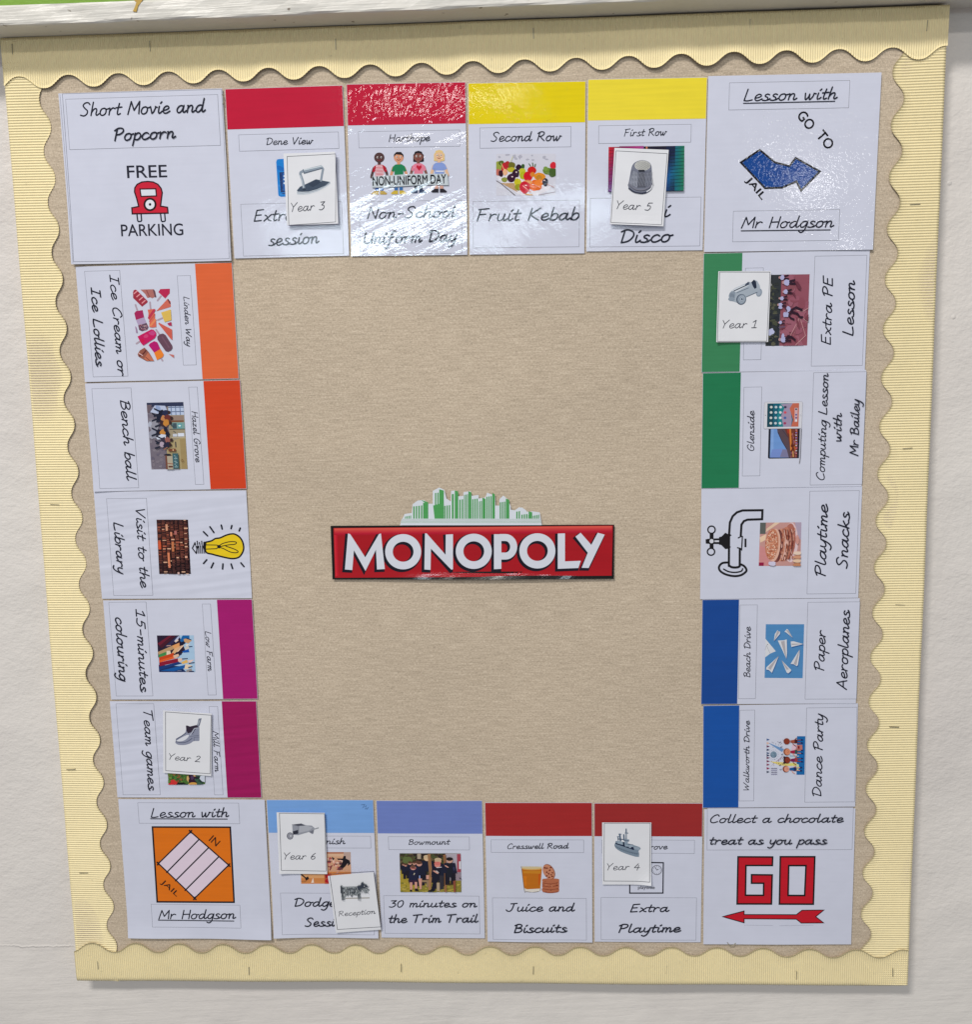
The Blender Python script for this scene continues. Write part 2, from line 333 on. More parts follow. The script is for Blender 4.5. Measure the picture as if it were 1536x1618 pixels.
# ------------------------------------------------------------------ flat printed shapes on a sheet
def clip_unit(poly, lo, hi):
    for ax, lim, sg in ((0, lo, 1), (0, hi, -1), (1, lo, 1), (1, hi, -1)):
        out = []
        for i in range(len(poly)):
            a, b = poly[i - 1], poly[i]
            da, db = (a[ax] - lim) * sg, (b[ax] - lim) * sg
            if da >= 0: 
                if db >= 0: out.append(b)
                else:
                    t = da / (da - db); out.append((a[0] + (b[0] - a[0]) * t, a[1] + (b[1] - a[1]) * t))
            elif db >= 0:
                t = da / (da - db); out.append((a[0] + (b[0] - a[0]) * t, a[1] + (b[1] - a[1]) * t)); out.append(b)
        poly = out
        if len(poly) < 3: return []
    return poly
STEP = 5e-6
CELL = .004
class Ink:
    """collects printed shapes; P maps drawing units to the sheet's own plane"""
    def __init__(s, P, h):
        s.P, s.h = P, h; s.v = []; s.f = []; s.c = []; s.clip = None
    def quad(s, TL, TR, BR, BL):     # percent coordinates inside a measured frame
        a, b, c, d = (s.P(*q) for q in (TL, TR, BR, BL))
        def Q(u, v):
            u /= 100; v /= 100
            return tuple((a[i] * (1 - u) + b[i] * u) * (1 - v) + (d[i] * (1 - u) + c[i] * u) * v for i in (0, 1))
        k = Ink(Q, s.h); k.v, k.f, k.c = s.v, s.f, s.c; k.root = s; k.clip = (0, 100)
        k._parent = s
        return k
    def _top(s):
        r = s
        while hasattr(r, '_parent'): r = r._parent
        return r
    def put(s, pts, tris, col, inc=0.0):
        r = s._top(); r.h += STEP
        b = len(s.v); lc = ink(col)
        q = [tuple(s.P(*p)) for p in pts]; out = []
        if inc: out = [tuple(t) for t in tris]
        else:                        # keep the pieces small so that they follow the curl of the sheet
            mids = {}; todo = []
            for t in tris: todo += [(t[0], t[i], t[i + 1]) for i in range(1, len(t) - 1)]
            while todo:
                t = todo.pop()
                L = [((q[t[i]][0] - q[t[i - 2]][0]) ** 2 + (q[t[i]][1] - q[t[i - 2]][1]) ** 2, i) for i in range(3)]
                m, i = max(L)
                if m < CELL * CELL: out.append(t); continue
                a, c, o = t[i], t[i - 2], t[i - 1]
                # edge a-c (i, i+1), opposite o
                k = (min(a, c), max(a, c))
                if k not in mids: mids[k] = len(q); q.append(((q[a][0] + q[c][0]) / 2, (q[a][1] + q[c][1]) / 2))
                n = mids[k]; todo += [(a, n, o), (n, c, o)]
        for i, p in enumerate(q):
            s.v.append((p[0], -(r.h + inc * i), p[1])); s.c.append(lc)
        s.f += [tuple(b + i for i in t) for t in out]
        r.h += inc * len(q)
    def poly(s, pts, col):
        if s.clip:
            pts = clip_unit(list(pts), *s.clip)
            if len(pts) < 3: return
        tris = geometry.tessellate_polygon([[Vector((p[0], p[1], 0)) for p in pts]])
        s.put(pts, tris, col)
    def rect(s, x0, y0, x1, y1, col, nx=1, ny=1):
        if s.clip:
            x0, x1 = (max(s.clip[0], min(s.clip[1], q)) for q in (x0, x1)); y0, y1 = (max(s.clip[0], min(s.clip[1], q)) for q in (y0, y1))
        pts = [(x0 + (x1 - x0) * i / nx, y0 + (y1 - y0) * j / ny) for j in range(ny + 1) for i in range(nx + 1)]
        fs = [(j * (nx + 1) + i, j * (nx + 1) + i + 1, (j + 1) * (nx + 1) + i + 1, (j + 1) * (nx + 1) + i) for j in range(ny) for i in range(nx)]
        s.put(pts, fs, col)
    def ell(s, cx, cy, rx, ry, col, rot=0.0, n=22):
        c, q = math.cos(rot), math.sin(rot)
        s.poly([(cx + rx * math.cos(t) * c - ry * math.sin(t) * q, cy + rx * math.cos(t) * q + ry * math.sin(t) * c) for t in (2 * math.pi * i / n for i in range(n))], col)
    def blob(s, cx, cy, rx, ry, col, n=11, j=.25):
        s.poly([(cx + rx * math.cos(t) * q, cy + ry * math.sin(t) * q) for t, q in ((2 * math.pi * i / n, 1 + random.uniform(-j, j)) for i in range(n))], col)
    def ring(s, cx, cy, rx, ry, w, col, rot=0.0, n=36):
        c, q = math.cos(rot), math.sin(rot); pts = []
        for i in range(n + 1):
            t = 2 * math.pi * i / n
            for k in (-.5, .5):
                a, b = (rx + w * k) * math.cos(t), (ry + w * k) * math.sin(t)
                pts.append((cx + a * c - b * q, cy + a * q + b * c))
        s.put(pts, [(2 * i, 2 * i + 1, 2 * i + 3, 2 * i + 2) for i in range(n)], col)
    def line(s, pts, w, col, smooth=False, closed=False, cap=True):
        if smooth: pts = smooth_path(list(pts) + ([pts[0]] if closed else []), 5)
        elif closed: pts = list(pts) + [pts[0]]
        pts = [p for i, p in enumerate(pts) if i == 0 or math.dist(p, pts[i - 1]) > 1e-9]
        if not s.clip and len(pts) < 60:
            fine = [pts[0]]
            for p in pts[1:]:
                q0, q1 = s.P(*fine[-1]), s.P(*p); m = max(1, int(math.dist(q0, q1) / .005)); a = fine[-1]
                fine += [(a[0] + (p[0] - a[0]) * i / m, a[1] + (p[1] - a[1]) * i / m) for i in range(1, m + 1)]
            pts = fine
        n = len(pts)
        if n < 2: return
        h = w / 2; L = []; R = []
        for i in range(n):
            a = pts[i - 1] if i else (pts[-2] if closed else None)
            b = pts[i + 1] if i < n - 1 else (pts[1] if closed else None)
            if a is None: d1 = d2 = (b[0] - pts[i][0], b[1] - pts[i][1])
            elif b is None: d1 = d2 = (pts[i][0] - a[0], pts[i][1] - a[1])
            else: d1 = (pts[i][0] - a[0], pts[i][1] - a[1]); d2 = (b[0] - pts[i][0], b[1] - pts[i][1])
            l1, l2 = math.hypot(*d1) or 1, math.hypot(*d2) or 1
            n1 = (-d1[1] / l1, d1[0] / l1); n2 = (-d2[1] / l2, d2[0] / l2)
            mx, my = n1[0] + n2[0], n1[1] + n2[1]; ml = math.hypot(mx, my) or 1
            mx /= ml; my /= ml; k = h / max(.45, mx * n1[0] + my * n1[1])
            L.append((pts[i][0] + mx * k, pts[i][1] + my * k)); R.append((pts[i][0] - mx * k, pts[i][1] - my * k))
        vs = []; fs = []
        for i in range(n): vs += [L[i], R[i]]
        fs = [(2 * i, 2 * i + 1, 2 * i + 3, 2 * i + 2) for i in range(n - 1)]
        if cap and not closed:
            for e, (p, q) in ((0, (pts[0], pts[1])), (n - 1, (pts[-1], pts[-2]))):
                a0 = math.atan2(p[1] - q[1], p[0] - q[0]); b0 = len(vs); vs.append(p)
                for k in range(7):
                    t = a0 - math.pi / 2 + math.pi * k / 6; vs.append((p[0] + h * math.cos(t), p[1] + h * math.sin(t)))
                fs += [(b0, b0 + 1 + k, b0 + 2 + k) for k in range(6)]
        if s.clip:
            for q in fs: s.poly([vs[i] for i in q], col)
            return
        s.put(vs, fs, col, 4e-7)
    def frame(s, p, q, w, col):      # sheet-aligned outline between two measured corners
        k = s.local(); (x0, z0), (x1, z1) = s.P(*p), s.P(*q)
        h = w / 2; x0, x1 = sorted((x0, x1)); z0, z1 = sorted((z0, z1))
        for a in ((x0 - h, z0 - h, x1 + h, z0 + h), (x0 - h, z1 - h, x1 + h, z1 + h)): k.rect(*a, col, 14, 1)
        for a in ((x0 - h, z0 + h, x0 + h, z1 - h), (x1 - h, z0 + h, x1 + h, z1 - h)): k.rect(*a, col, 1, 14)
    def fill(s, p, q, col):
        k = s.local(); (x0, z0), (x1, z1) = s.P(*p), s.P(*q)
        k.rect(min(x0, x1), min(z0, z1), max(x0, x1), max(z0, z1), col, 18, 18)
    def local(s):
        k = Ink(lambda x, z: (x, z), s.h); k.v, k.f, k.c = s.v, s.f, s.c; k._parent = s; return k
    def text(s, string, pl, pr, cap, col=(38, 40, 52), wt=.15):
        st, nat = layout(string)
        a, b = s.P(*pl), s.P(*pr)
        dx, dz = b[0] - a[0], b[1] - a[1]; ln = math.hypot(dx, dz); ux, uz = dx / ln, dz / ln
        unit = ln / math.dist(pl, pr)
        sx, sy = ln / nat, cap * unit / 1.85
        k = s.local(); w = wt * (sx + sy) / 2
        for q in st:
            k.line([(a[0] + ux * p[0] * sx - uz * p[1] * sy, a[1] + uz * p[0] * sx + ux * p[1] * sy) for p in q], w, col)
        return a, b
    def sans(s, string, pl, pr, cap, col=(45, 46, 58), bold=0.0):
        vs, fs = sans(string)
        x0 = min(v[0] for v in vs); x1 = max(v[0] for v in vs)
        hs = [v[1] for v in vs]; y0 = 0 if string.islower() else min(hs); y1 = max(hs)
        a, b = s.P(*pl), s.P(*pr)
        dx, dz = b[0] - a[0], b[1] - a[1]; ln = math.hypot(dx, dz); ux, uz = dx / ln, dz / ln
        sx = ln / (x1 - x0); sy = cap * ln / math.dist(pl, pr) / (y1 - y0)
        k = s.local()
        for bx, by in (((0, 0),) if not bold else ((-bold, 0), (bold, 0), (0, -bold), (0, bold))):
          k.put([(a[0] + ux * (v[0] + bx - x0) * sx - uz * (v[1] + by - y0) * sy, a[1] + uz * (v[0] + bx - x0) * sx + ux * (v[1] + by - y0) * sy) for v in vs], fs, col)

SHEETW = (207, 210, 226)
class Card:
    """a printed sheet pinned to the board: outline from its four measured corners"""
    def __init__(s, name, px, lift, mat, label, cat, group=None, curl=None, col=SHEETW, wave=.00025, size=None):
        c = [wall_pt(*p) for p in px]
        s.cx = sum(p[0] for p in c) / 4; s.cz = sum(p[1] for p in c) / 4
        ux = (c[1][0] - c[0][0] + c[2][0] - c[3][0]) / 2; uz = (c[1][1] - c[0][1] + c[2][1] - c[3][1]) / 2
        vx = (c[0][0] - c[3][0] + c[1][0] - c[2][0]) / 2; vz = (c[0][1] - c[3][1] + c[1][1] - c[2][1]) / 2
        s.w, s.h = math.hypot(ux, uz), math.hypot(vx, vz)
        s.a = (math.atan2(uz, ux) + math.atan2(-vx, vz)) / 2
        s.mat = mat; s.curl = curl or {}; s.wave = wave
        s.ph = [random.uniform(0, 6.28) for _ in range(4)]
        n, m = max(6, int(s.w / .006)), max(6, int(s.h / .006))
        v = []; f = []; T = .0004
        for j in range(m + 1):
            for i in range(n + 1):
                x = -s.w / 2 + s.w * i / n; z = -s.h / 2 + s.h * j / m
                v.append((x, -s.warp(x, z), z))
        K = len(v); v += [(x, y + T, z) for x, y, z in v[:K]]
        q = lambda i, j: j * (n + 1) + i
        for j in range(m):
            for i in range(n):
                a = (q(i, j), q(i + 1, j), q(i + 1, j + 1), q(i, j + 1)); f.append(a); f.append(tuple(K + t for t in reversed(a)))
        rim = [q(i, 0) for i in range(n)] + [q(n, j) for j in range(m)] + [q(i, m) for i in range(n, 0, -1)] + [q(0, j) for j in range(m, 0, -1)]
        for i in range(len(rim)):
            a, b = rim[i], rim[(i + 1) % len(rim)]; f.append((a, K + a, K + b, b))
        me = bpy.data.meshes.new(name); me.from_pydata(v, [], f); me.update()
        at = me.attributes.new('ink', 'FLOAT_COLOR', 'POINT')
        at.data.foreach_set('color', [t for _ in v for t in ink(col) + (1,)])
        me.materials.append(mat)
        s.ob = bpy.data.objects.new(name, me); COL.objects.link(s.ob)
        s.ob.location = (s.cx, -lift, s.cz); s.ob.rotation_euler = (0, -s.a, 0)
        tag(s.ob, label, cat, group); s.lift = lift; s.lay = s.top = .00012
    def warp(s, x, z):
        a, b, c, d = s.ph
        h = s.wave * (math.sin(x * 26 + a) * math.sin(z * 22 + b) + .6 * math.sin(z * 33 + x * 12 + c))
        u, v = x / s.w + .5, z / s.h + .5
        for k, amt in s.curl.items():
            t = {'b': 1 - v, 't': v, 'l': 1 - u, 'r': u, 'br': (u + 1 - v) / 2, 'bl': (1 - u + 1 - v) / 2, 'tr': (u + v) / 2, 'tl': (1 - u + v) / 2}[k]
            h += amt * max(0, (t - .8) / .2) ** 2 * (1 + .5 * math.sin((u + v) * 7 + d))
        return h + s.wave * 1.6
    def to_local(s, px, py):
        X, Z = wall_pt(px, py, -s.lift)
        dx, dz = X - s.cx, Z - s.cz; c, q = math.cos(s.a), math.sin(s.a)
        return (dx * c + dz * q, -dx * q + dz * c)
    def crop(s, ox, oy, k): return lambda x, y: s.to_local(ox + x / k, oy + y / k)
    def part(s, name, crop, parent=None, over=False):
        s.cur = Ink(s.crop(*crop), (s.top if parent or over else s.lay)); s.pname = name; s.pparent = parent or s.ob
        return s.cur
    def done(s, label=None):
        k = s.cur; s.top = k.h + .00003
        v = [(x, y - s.warp(x, z), z) for x, y, z in k.v]
        me = bpy.data.meshes.new(s.pname); me.from_pydata(v, [], k.f); me.update()
        # every printed face looks out of the wall
        if me.polygons:
            fl = [p for p in me.polygons if p.normal.y > 0]
            for p in fl: p.flip()
        at = me.attributes.new('ink', 'FLOAT_COLOR', 'POINT')
        at.data.foreach_set('color', [t for c in k.c for t in c + (1,)])
        me.materials.append(s.mat)
        o = bpy.data.objects.new(s.pname, me); COL.objects.link(o); o.parent = s.pparent
        if label: o['label'] = label
        return o
    def band(s, col, side, frac=.235):
        k = Ink(lambda x, z: (x, z), s.lay); s.cur = k; s.pname = 'colour_band'; s.pparent = s.ob
        e = .0012; w, h = s.w / 2, s.h / 2
        r = {'t': (-w + .0004, h - s.h * frac, w - .0004, h - .0004), 'l': (-w + .0004, -h + .0004, -w + s.w * frac, h - .0004), 'r': (w - s.w * frac, -h + .0004, w - .0004, h - .0004)}[side]
        k.rect(*r, col, 24, 24); return s.done()
    def boxed(s, name, crop, p, q, lines, under=(), wt=.19, lw=.0004):
        k = s.part(name, crop); k.fill(p, q, SHEETW); k.frame(p, q, lw, (120, 122, 132)); o = s.done()
        if lines:
            t = s.part('lettering', crop, o)
            for ln in lines: t.text(*ln, wt=wt)
            for u in under: t.line(u, 5, (38, 40, 52), cap=False)
            s.done()
        return o

# ================================================================== the setting
BT = .020                                            # the board stands this far off the wall
v, f = [], []; box(v, f, -2.2, 2.2, BT, BT + .1, -.2, 2.125); tag(mesh_ob('wall', v, f, WALL), kind='structure')
lz = (wall_pt(0, 59)[1] + wall_pt(1497, 7)[1]) / 2   # underside of the ledge
v, f = [], []; box(v, f, -2.2, 2.2, BT, BT + .1, 2.13, 2.9); tag(mesh_ob('upper_wall', v, f, GREEN), kind='structure')
def ledge():
    D = .047; H = wall_pt(0, 6, -D)[1] - lz; n = 220
    prof = [(BT, 0), (-D + .003, 0), (-D + .0008, .0008), (-D, .003), (-D, H * .5), (-D, H - .003), (-D + .0008, H - .0008), (-D + .003, H), (BT, H)]
    v, f = [], []; L = 1.7
    for i in range(n + 1):
        x = -L + 2 * L * i / n
        for k, (y, z) in enumerate(prof):
            j = (.0005 * math.sin(x * 31 + k) + .0004 * math.sin(x * 77 + 2 * k)) if 0 < k < 8 else 0
            v.append((x, y + j, lz + z + j * .6 + .0012 * math.sin(x * 2.3)))
    p = len(prof)
    for i in range(n):
        for k in range(p):
            a, b = i * p + k, i * p + (k + 1) % p; f.append((a, b, b + p, a + p))
    f += [tuple(range(p)), tuple(reversed(range(n * p, n * p + p)))]
    o = tag(mesh_ob('wooden_ledge', v, f, GLOSS, smooth=False), 'long white painted wooden ledge running above the top border strip', 'ledge')
    # scrap of yellow tape left on the front edge
    v, f = [], []
    x0, z0 = wall_pt(217, 8, -D)
    pts = [(-.006, -.007), (-.002, -.008), (.001, -.001), (.006, .004), (.007, .009), (.001, .007), (-.004, .009), (-.005, .007), (-.001, .003), (-.003, -.002)]
    v = [(x0 + a, -D - .0012, z0 + b) for a, b in pts] + [(x0 + a, -D + .0012, z0 + b) for a, b in pts]
    t = geometry.tessellate_polygon([[Vector((a, b, 0)) for a, b in pts]])
    f = [tuple(q) for q in t] + [tuple(10 + i for i in reversed(q)) for q in t] + [(i, (i + 1) % 10, 10 + (i + 1) % 10, 10 + i) for i in range(10)]
    mesh_ob('tape_scrap', v, f, TAPE, o)
    return o
ledge()

def W(*p): return wall_pt(*p)
def mid(a, b, t): return (a[0] + (b[0] - a[0]) * t, a[1] + (b[1] - a[1]) * t)
bl_, br_, tr_, tl_ = W(126, 1546), W(1430, 1552), W(1495, 12), W(4, 62)
v, f = [], []
quad_ = [(bl_[0], bl_[1] + .002), (br_[0], br_[1] + .002), (tr_[0], lz - .001), (tl_[0], lz - .001)]
v = [(x, 0.0, z) for x, z in quad_] + [(x, BT + .001, z) for x, z in quad_]
f = [(0, 1, 2, 3), (7, 6, 5, 4), (0, 4, 5, 1), (1, 5, 6, 2), (2, 6, 7, 3), (3, 7, 4, 0)]
board = tag(mesh_ob('pinboard', v, f, FABRIC), 'large square pinboard covered in beige hessian fabric', 'pinboard')

def strip(outer, hollow, lobe, periods, phase, lift, pitch, label, ends, fold, staples, seed, sag=()):
    """one length of scalloped corrugated border: outer edge line, scallop hollow line and lobe line (two points each)"""
    rnd = random.Random(seed)
    (o0, o1), (h0, h1), (l0, l1) = outer, hollow, lobe
    ln = math.dist(o0, o1); ud = ((o1[0] - o0[0]) / ln, (o1[1] - o0[1]) / ln)
    nd = (l0[0] - o0[0], l0[1] - o0[1]); sgn = 1 if (-ud[1] * nd[0] + ud[0] * nd[1]) > 0 else -1
    vd = (-ud[1] * sgn, ud[0] * sgn)
    def loc(p): d = (p[0] - o0[0], p[1] - o0[1]); return (d[0] * ud[0] + d[1] * ud[1], d[0] * vd[0] + d[1] * vd[1])
    H0, H1, L0, L1 = loc(h0), loc(h1), loc(l0), loc(l1)
    at = lambda A, B, u: A[1] + (B[1] - A[1]) * (u - A[0]) / (B[0] - A[0])
    uH0, uH1 = H0[0], H1[0]
    K = 6; n = int(ln / pitch * K); m = 16
    v, f = [], []
    for i in range(n + 1):
        u = ln * i / n
        ph = (u - uH0) / (uH1 - uH0) * periods * 2 * math.pi
        eh, el = at(H0, H1, u), at(L0, L1, u)
        c = .5 + .5 * math.cos(ph); c = c * c * (3 - 2 * c) * .35 + c * .65
        edge = el + (eh - el) * c
        ridge = .00058 * math.cos(2 * math.pi * u / pitch)
        for j in range(m + 1):
            t = j / m; w = edge * t
            big = .0007 * math.sin(u * 9 + seed) * math.sin(w * 40 + seed) + .0005 * math.sin(u * 23 + 2 * seed)
            big += .0008 * max(0, (t - .75) / .25) ** 2 * (1 + math.sin(u * 13 + seed * 3))
            for su, amp, wd in sag: big += amp * math.exp(-((u - su) / wd) ** 2) * t
            y = lift + ridge + big
            ww = w
            if fold and w < .004: y -= (.004 - w) * .75 
            x = o0[0] + ud[0] * u + vd[0] * ww; z = o0[1] + ud[1] * u + vd[1] * ww
            v.append((x, -y, z))
    q = lambda i, j: i * (m + 1) + j
    for i in range(n):
        for j in range(m): f.append((q(i, j), q(i, j + 1), q(i + 1, j + 1), q(i + 1, j)))
    A = len(v); v += [(x, y + .0005, z) for x, y, z in v[:A]]
    f += [tuple(A + k for k in reversed(t)) for t in f[:]]
    for i in range(n):
        for j in (0, m): f.append((q(i, j), q(i + 1, j), A + q(i + 1, j), A + q(i, j)))
    for j in range(m):
        for i in (0, n): f.append((q(i, j), q(i, j + 1), A + q(i, j + 1), A + q(i, j)))
    o = tag(mesh_ob('border_strip', v, f, BORDER, smooth=True), label, 'border', 'scalloped cream border strips')
    for (px, py) in staples:
        X, Z = W(px, py); a = math.atan2(vd[1], vd[0]) if abs(ud[0]) > .5 else math.atan2(vd[1], vd[0])
        a += rnd.uniform(-.06, .06); cx, cz = math.cos(a), math.sin(a)
        sv, sf = [], []; box(sv, sf, -.0062, .0062, -.0005, .0004, -.00042, .00042)
        box(sv, sf, -.0064, -.0056, .0004, .004, -.0004, .0004); box(sv, sf, .0056, .0064, .0004, .004, -.0004, .0004)
        yy = -(lift + .00065)
        mesh_ob('staple', [(X + x * cx - z * cz, yy + y, Z + x * cz + z * cx) for x, y, z in sv], sf, STEEL, o)
    return o
strip((W(5, 100), W(123, 1548)), (W(62.5, 158.9), W(168.6, 1462)), (W(80.5, 200.5), W(180, 1434.4)), 18, 0, .0012, .0033,
      'cream corrugated scalloped border strip down the left edge', 0, False, [(87, 797), (112, 1215), (132, 1378)], 1)
strip((W(1497, 40), W(1434, 1555)), (W(1428, 155.7), W(1374.6, 1510)), (W(1410.5, 116), W(1359, 1475)), 18.55, 0, .0012, .0033,
      'cream corrugated scalloped border strip down the right edge', 0, False, [(1446, 323), (1434, 708), (1422, 955), (1413, 1148)], 2)
tleft, tright = W(1, 58), W(1500, 6)
strip(((tleft[0], lz - .0015), (tright[0], lz - .0015)), (W(31, 122), W(1494.5, 73.2)), (W(69, 140.6), W(1448, 95)), 18, 0, .0028, .0029,
      'cream corrugated scalloped border strip under the white ledge', 0, False, [(21, 79), (238, 74), (531, 71), (843, 54), (1185, 40), (1464, 42)], 3,
      sag=((.55, .0022, .16), (.95, .0018, .1)))
strip((W(123, 1549), W(1433, 1558)), (W(182, 1501.5), W(1388.8, 1510.5)), (W(144.9, 1487.4), W(1427.5, 1498)), 17, 0, .0028, .0029,
      'cream corrugated scalloped border strip along the bottom edge', 0, True, [(156, 1523), (394, 1532), (634, 1527), (843, 1531), (1053, 1530), (1258, 1539), (1410, 1534)], 4)

# ================================================================== the sheets
c1 = (0, 0, 3.84); cA = (340, 0, 3.657); cB = (720, 0, 3.657); c4 = (1100, 0, 3.523); c5 = (100, 390, 4.044); c6 = (130, 760, 4.373)
c7 = (130, 1090, 3.947); c8 = (410, 1240, 4.151); c9 = (750, 1240, 4.151); c10 = (1090, 1250, 4.267); c11 = (1090, 380, 4.045)
c12 = (1090, 760, 4.374); c13 = (1090, 1090, 4.955); c14 = (500, 730, 3.072)
zIron = (430, 235, 12.45); zKids = (580, 230, 10.971); zFruit = (775, 235, 13.357); zThim = (955, 225, 11.555); zLoll = (205, 450, 12.446)
zHall = (225, 630, 13.483); zLib = (240, 815, 9.6); zPen = (240, 995, 19.2); zBoot = (255, 1115, 12.446); zDog = (435, 1275, 8.09)
zTrim = (625, 1340, 13.964); zJuice = (815, 1355, 19.2); zShip = (945, 1290, 12.446); zCar = (1125, 420, 9.6); zPad = (1200, 625, 14.709)
zTap = (1105, 800, 9.035); zPlane = (1200, 980, 16.18); zDance = (1205, 1155, 20.48); zFree = (170, 250, 10.971); zMono = (620, 745, 6.144)
K_ = (30, 30, 38)
GA, GC = 'reward sheets with coloured bands around the board', 'large square sheets in the board corners'

# ---- free parking
s = Card('corner_sheet', [(93.2, 148.4), (351.6, 140.6), (366.7, 412), (114.6, 418.5)], .0022, LAM, 'square white sheet with a red car drawing and the words FREE PARKING', 'sheet', GC, {'bl': .002, 'br': .001})
k = s.part('ruled_frame', c1)
k.line([(377, 570), (1343, 542), (1392, 1570), (450, 1589)], 1.6, (110, 112, 122), closed=True)
k.line([(362, 572), (446, 1600)], 1.2, (140, 140, 148), cap=False); k.line([(1352, 545), (1402, 1578)], 1.2, (140, 140, 148), cap=False); s.done()
s.boxed('caption_box', c1, (397, 603), (1337, 882), [('Short Movie and', (488, 705), (1246, 680), 74), ('Popcorn', (697, 855), (1066, 838), 70)])
k = s.part('drawing', zFree)
body = [(425, 965), (418, 862), (538, 838), (500, 690), (465, 585), (470, 515), (510, 455), (590, 415), (690, 404), (790, 415), (870, 455), (925, 525), (944, 600), (930, 710), (915, 832), (1035, 852), (1045, 952)]
for x in (505, 915): k.line([(x, 965), (x + 14, 1085), (x + 30, 1100), (x + 70, 1095), (x + 82, 1080), (x + 72, 960)], 24, (48, 52, 64))
k.poly(body, (203, 42, 62)); k.line(body, 24, (58, 22, 38), closed=True)
w_ = [(560, 536), (832, 531), (845, 655), (578, 664)]
k.poly(w_, (218, 222, 232)); k.line(w_, 22, (58, 22, 38), closed=True)
k.ell(733, 803, 100, 103, (226, 228, 236)); k.ring(733, 803, 96, 99, 34, (48, 22, 34)); k.ell(734, 802, 22, 24, (40, 40, 48)); s.done()
k = s.part('lettering', zFree); k.sans('FREE', (342, 345), (1030, 329), 200, bold=.008); s.done(); k = s.part('lettering', zFree); k.sans('PARKING', (238, 1356), (1312, 1336), 196, bold=.008); s.done()

# ---- red banded: blue panel
s = Card('reward_sheet', [(357, 141.6), (541, 134.8), (552.5, 404.2), (369.5, 408.8)], .0014, LAM, 'red banded sheet titled Dene View, half covered by the iron card', 'sheet', GA)
s.band((190, 22, 60), 't')
s.boxed('title_box', cA, (135, 780), (715, 858), [('Dene View', (298, 838), (566, 832), 38)])
k = s.part('picture', zIron)
k.poly([(78, 260), (95, 215), (130, 205), (690, 185), (735, 225), (765, 880), (725, 925), (170, 947), (128, 930), (118, 900)], (28, 128, 208))
k.poly([(98, 330), (170, 340), (240, 400), (400, 420), (400, 440), (160, 440), (100, 400)], (20, 108, 190))
k.poly([(140, 465), (690, 440), (720, 850), (165, 860)], (28, 58, 112)); k.poly([(200, 480), (660, 460), (680, 820), (215, 835)], (40, 96, 170))
for y in (540, 605, 680): k.ell(245, y, 26, 20, (205, 222, 242))
k.line([(200, 885), (400, 875)], 18, (24, 50, 110)); s.done()
s.boxed('caption_box', cA, (147, 1181), (742, 1466), [('Extra', (226, 1280), (462, 1272), 64), ('session', (310, 1420), (600, 1404), 66)])

# ---- red banded: four children
s = Card('reward_sheet', [(548.4, 134), (735.4, 130), (739, 402.8), (554.7, 405.3)], .0016, LAM_GLOSS, 'shiny red banded sheet with four cartoon children holding a long banner', 'sheet', GA)
s.band((190, 22, 60), 't')
s.boxed('title_box', cA, (828, 762), (1414, 845), [('Harthope', (1005, 820), (1241, 814), 40)])
k = s.part('picture', zKids)
def child(cx, hy, skin, shirt, hair, leg, shoe, hw, girl=False, stripes=False, top=0):
    sy = hy + 125
    if girl: k.poly([(cx - 90, hy + 90), (cx - 88, hy - 30), (cx, hy - 95), (cx + 92, hy - 30), (cx + 95, hy + 85), (cx + 62, hy + 95), (cx - 60, hy + 95)], hair)
    k.line([(cx - 95, sy + 60), (cx - 130, sy + 180), (cx - 135, sy + 215)], 46, skin); k.line([(cx + 100, sy + 60), (cx + 140, sy + 180), (cx + 150, sy + 215)], 46, skin)
    k.rect(cx - 28, hy + 70, cx + 26, sy + 20, skin)
    k.poly([(cx - 55, sy), (cx + 50, sy - 5), (cx + 105, sy + 30), (cx + 138, sy + 110), (cx + 92, sy + 130), (cx + 80, sy + 90), (cx + 82, sy + 230), (cx - 76, sy + 235), (cx - 72, sy + 95), (cx - 85, sy + 130), (cx - 125, sy + 115), (cx - 100, sy + 35)], shirt)
    if stripes:
        k.poly([(cx - 55, sy + 5), (cx + 50, sy), (cx + 70, sy + 80), (cx + 84, sy + 230), (cx - 74, sy + 235), (cx - 66, sy + 90)], (226, 205, 212))
        for i in range(9): k.line([(cx - 62, sy + 22 + i * 25), (cx + 66, sy + 18 + i * 25)], 11, (205, 60, 78), cap=False)
    k.ell(cx, hy, hw, 88, skin)
    if hair and not girl: k.poly([(cx - hw, hy - 5), (cx - hw + 5, hy - 50), (cx - 40, hy - 92), (cx + 40, hy - 92), (cx + hw - 4, hy - 45), (cx + hw, hy + 10), (cx + 55, hy - 38), (cx - 45, hy - 50)], hair)
    if girl: k.poly([(cx - hw, hy - 5), (cx - 60, hy - 80), (cx, hy - 98), (cx + 60, hy - 80), (cx + hw, hy - 5), (cx + 40, hy - 52), (cx - 30, hy - 55)], hair)
    for e in (-32, 34):
        k.ell(cx + e, hy - 5, 13, 18, (230, 226, 224)); k.ell(cx + e + 3, hy - 4, 8, 11, (35, 28, 30))
    k.line([(cx, hy - 5), (cx + 8, hy + 18), (cx - 2, hy + 20)], 6, tuple(int(q * .65) for q in skin)); k.line([(cx - 28, hy + 40), (cx, hy + 52), (cx + 30, hy + 38)], 10, (140, 40, 46), smooth=True)
    for e in (-42, 42):
        k.rect(cx + e - 30, 660, cx + e + 30, 800 + top, leg)
        q = -1 if e < 0 else 1
        k.poly([(cx + e - 30 * q, 785 + top), (cx + e + 34 * q, 785 + top), (cx + e + 95 * q, 830 + top), (cx + e + 80 * q, 850 + top), (cx + e - 30 * q, 850 + top)], shoe)
child(212, 210, (84, 60, 60), (176, 24, 50), None, (40, 86, 160), (190, 160, 80), 90, stripes=True)
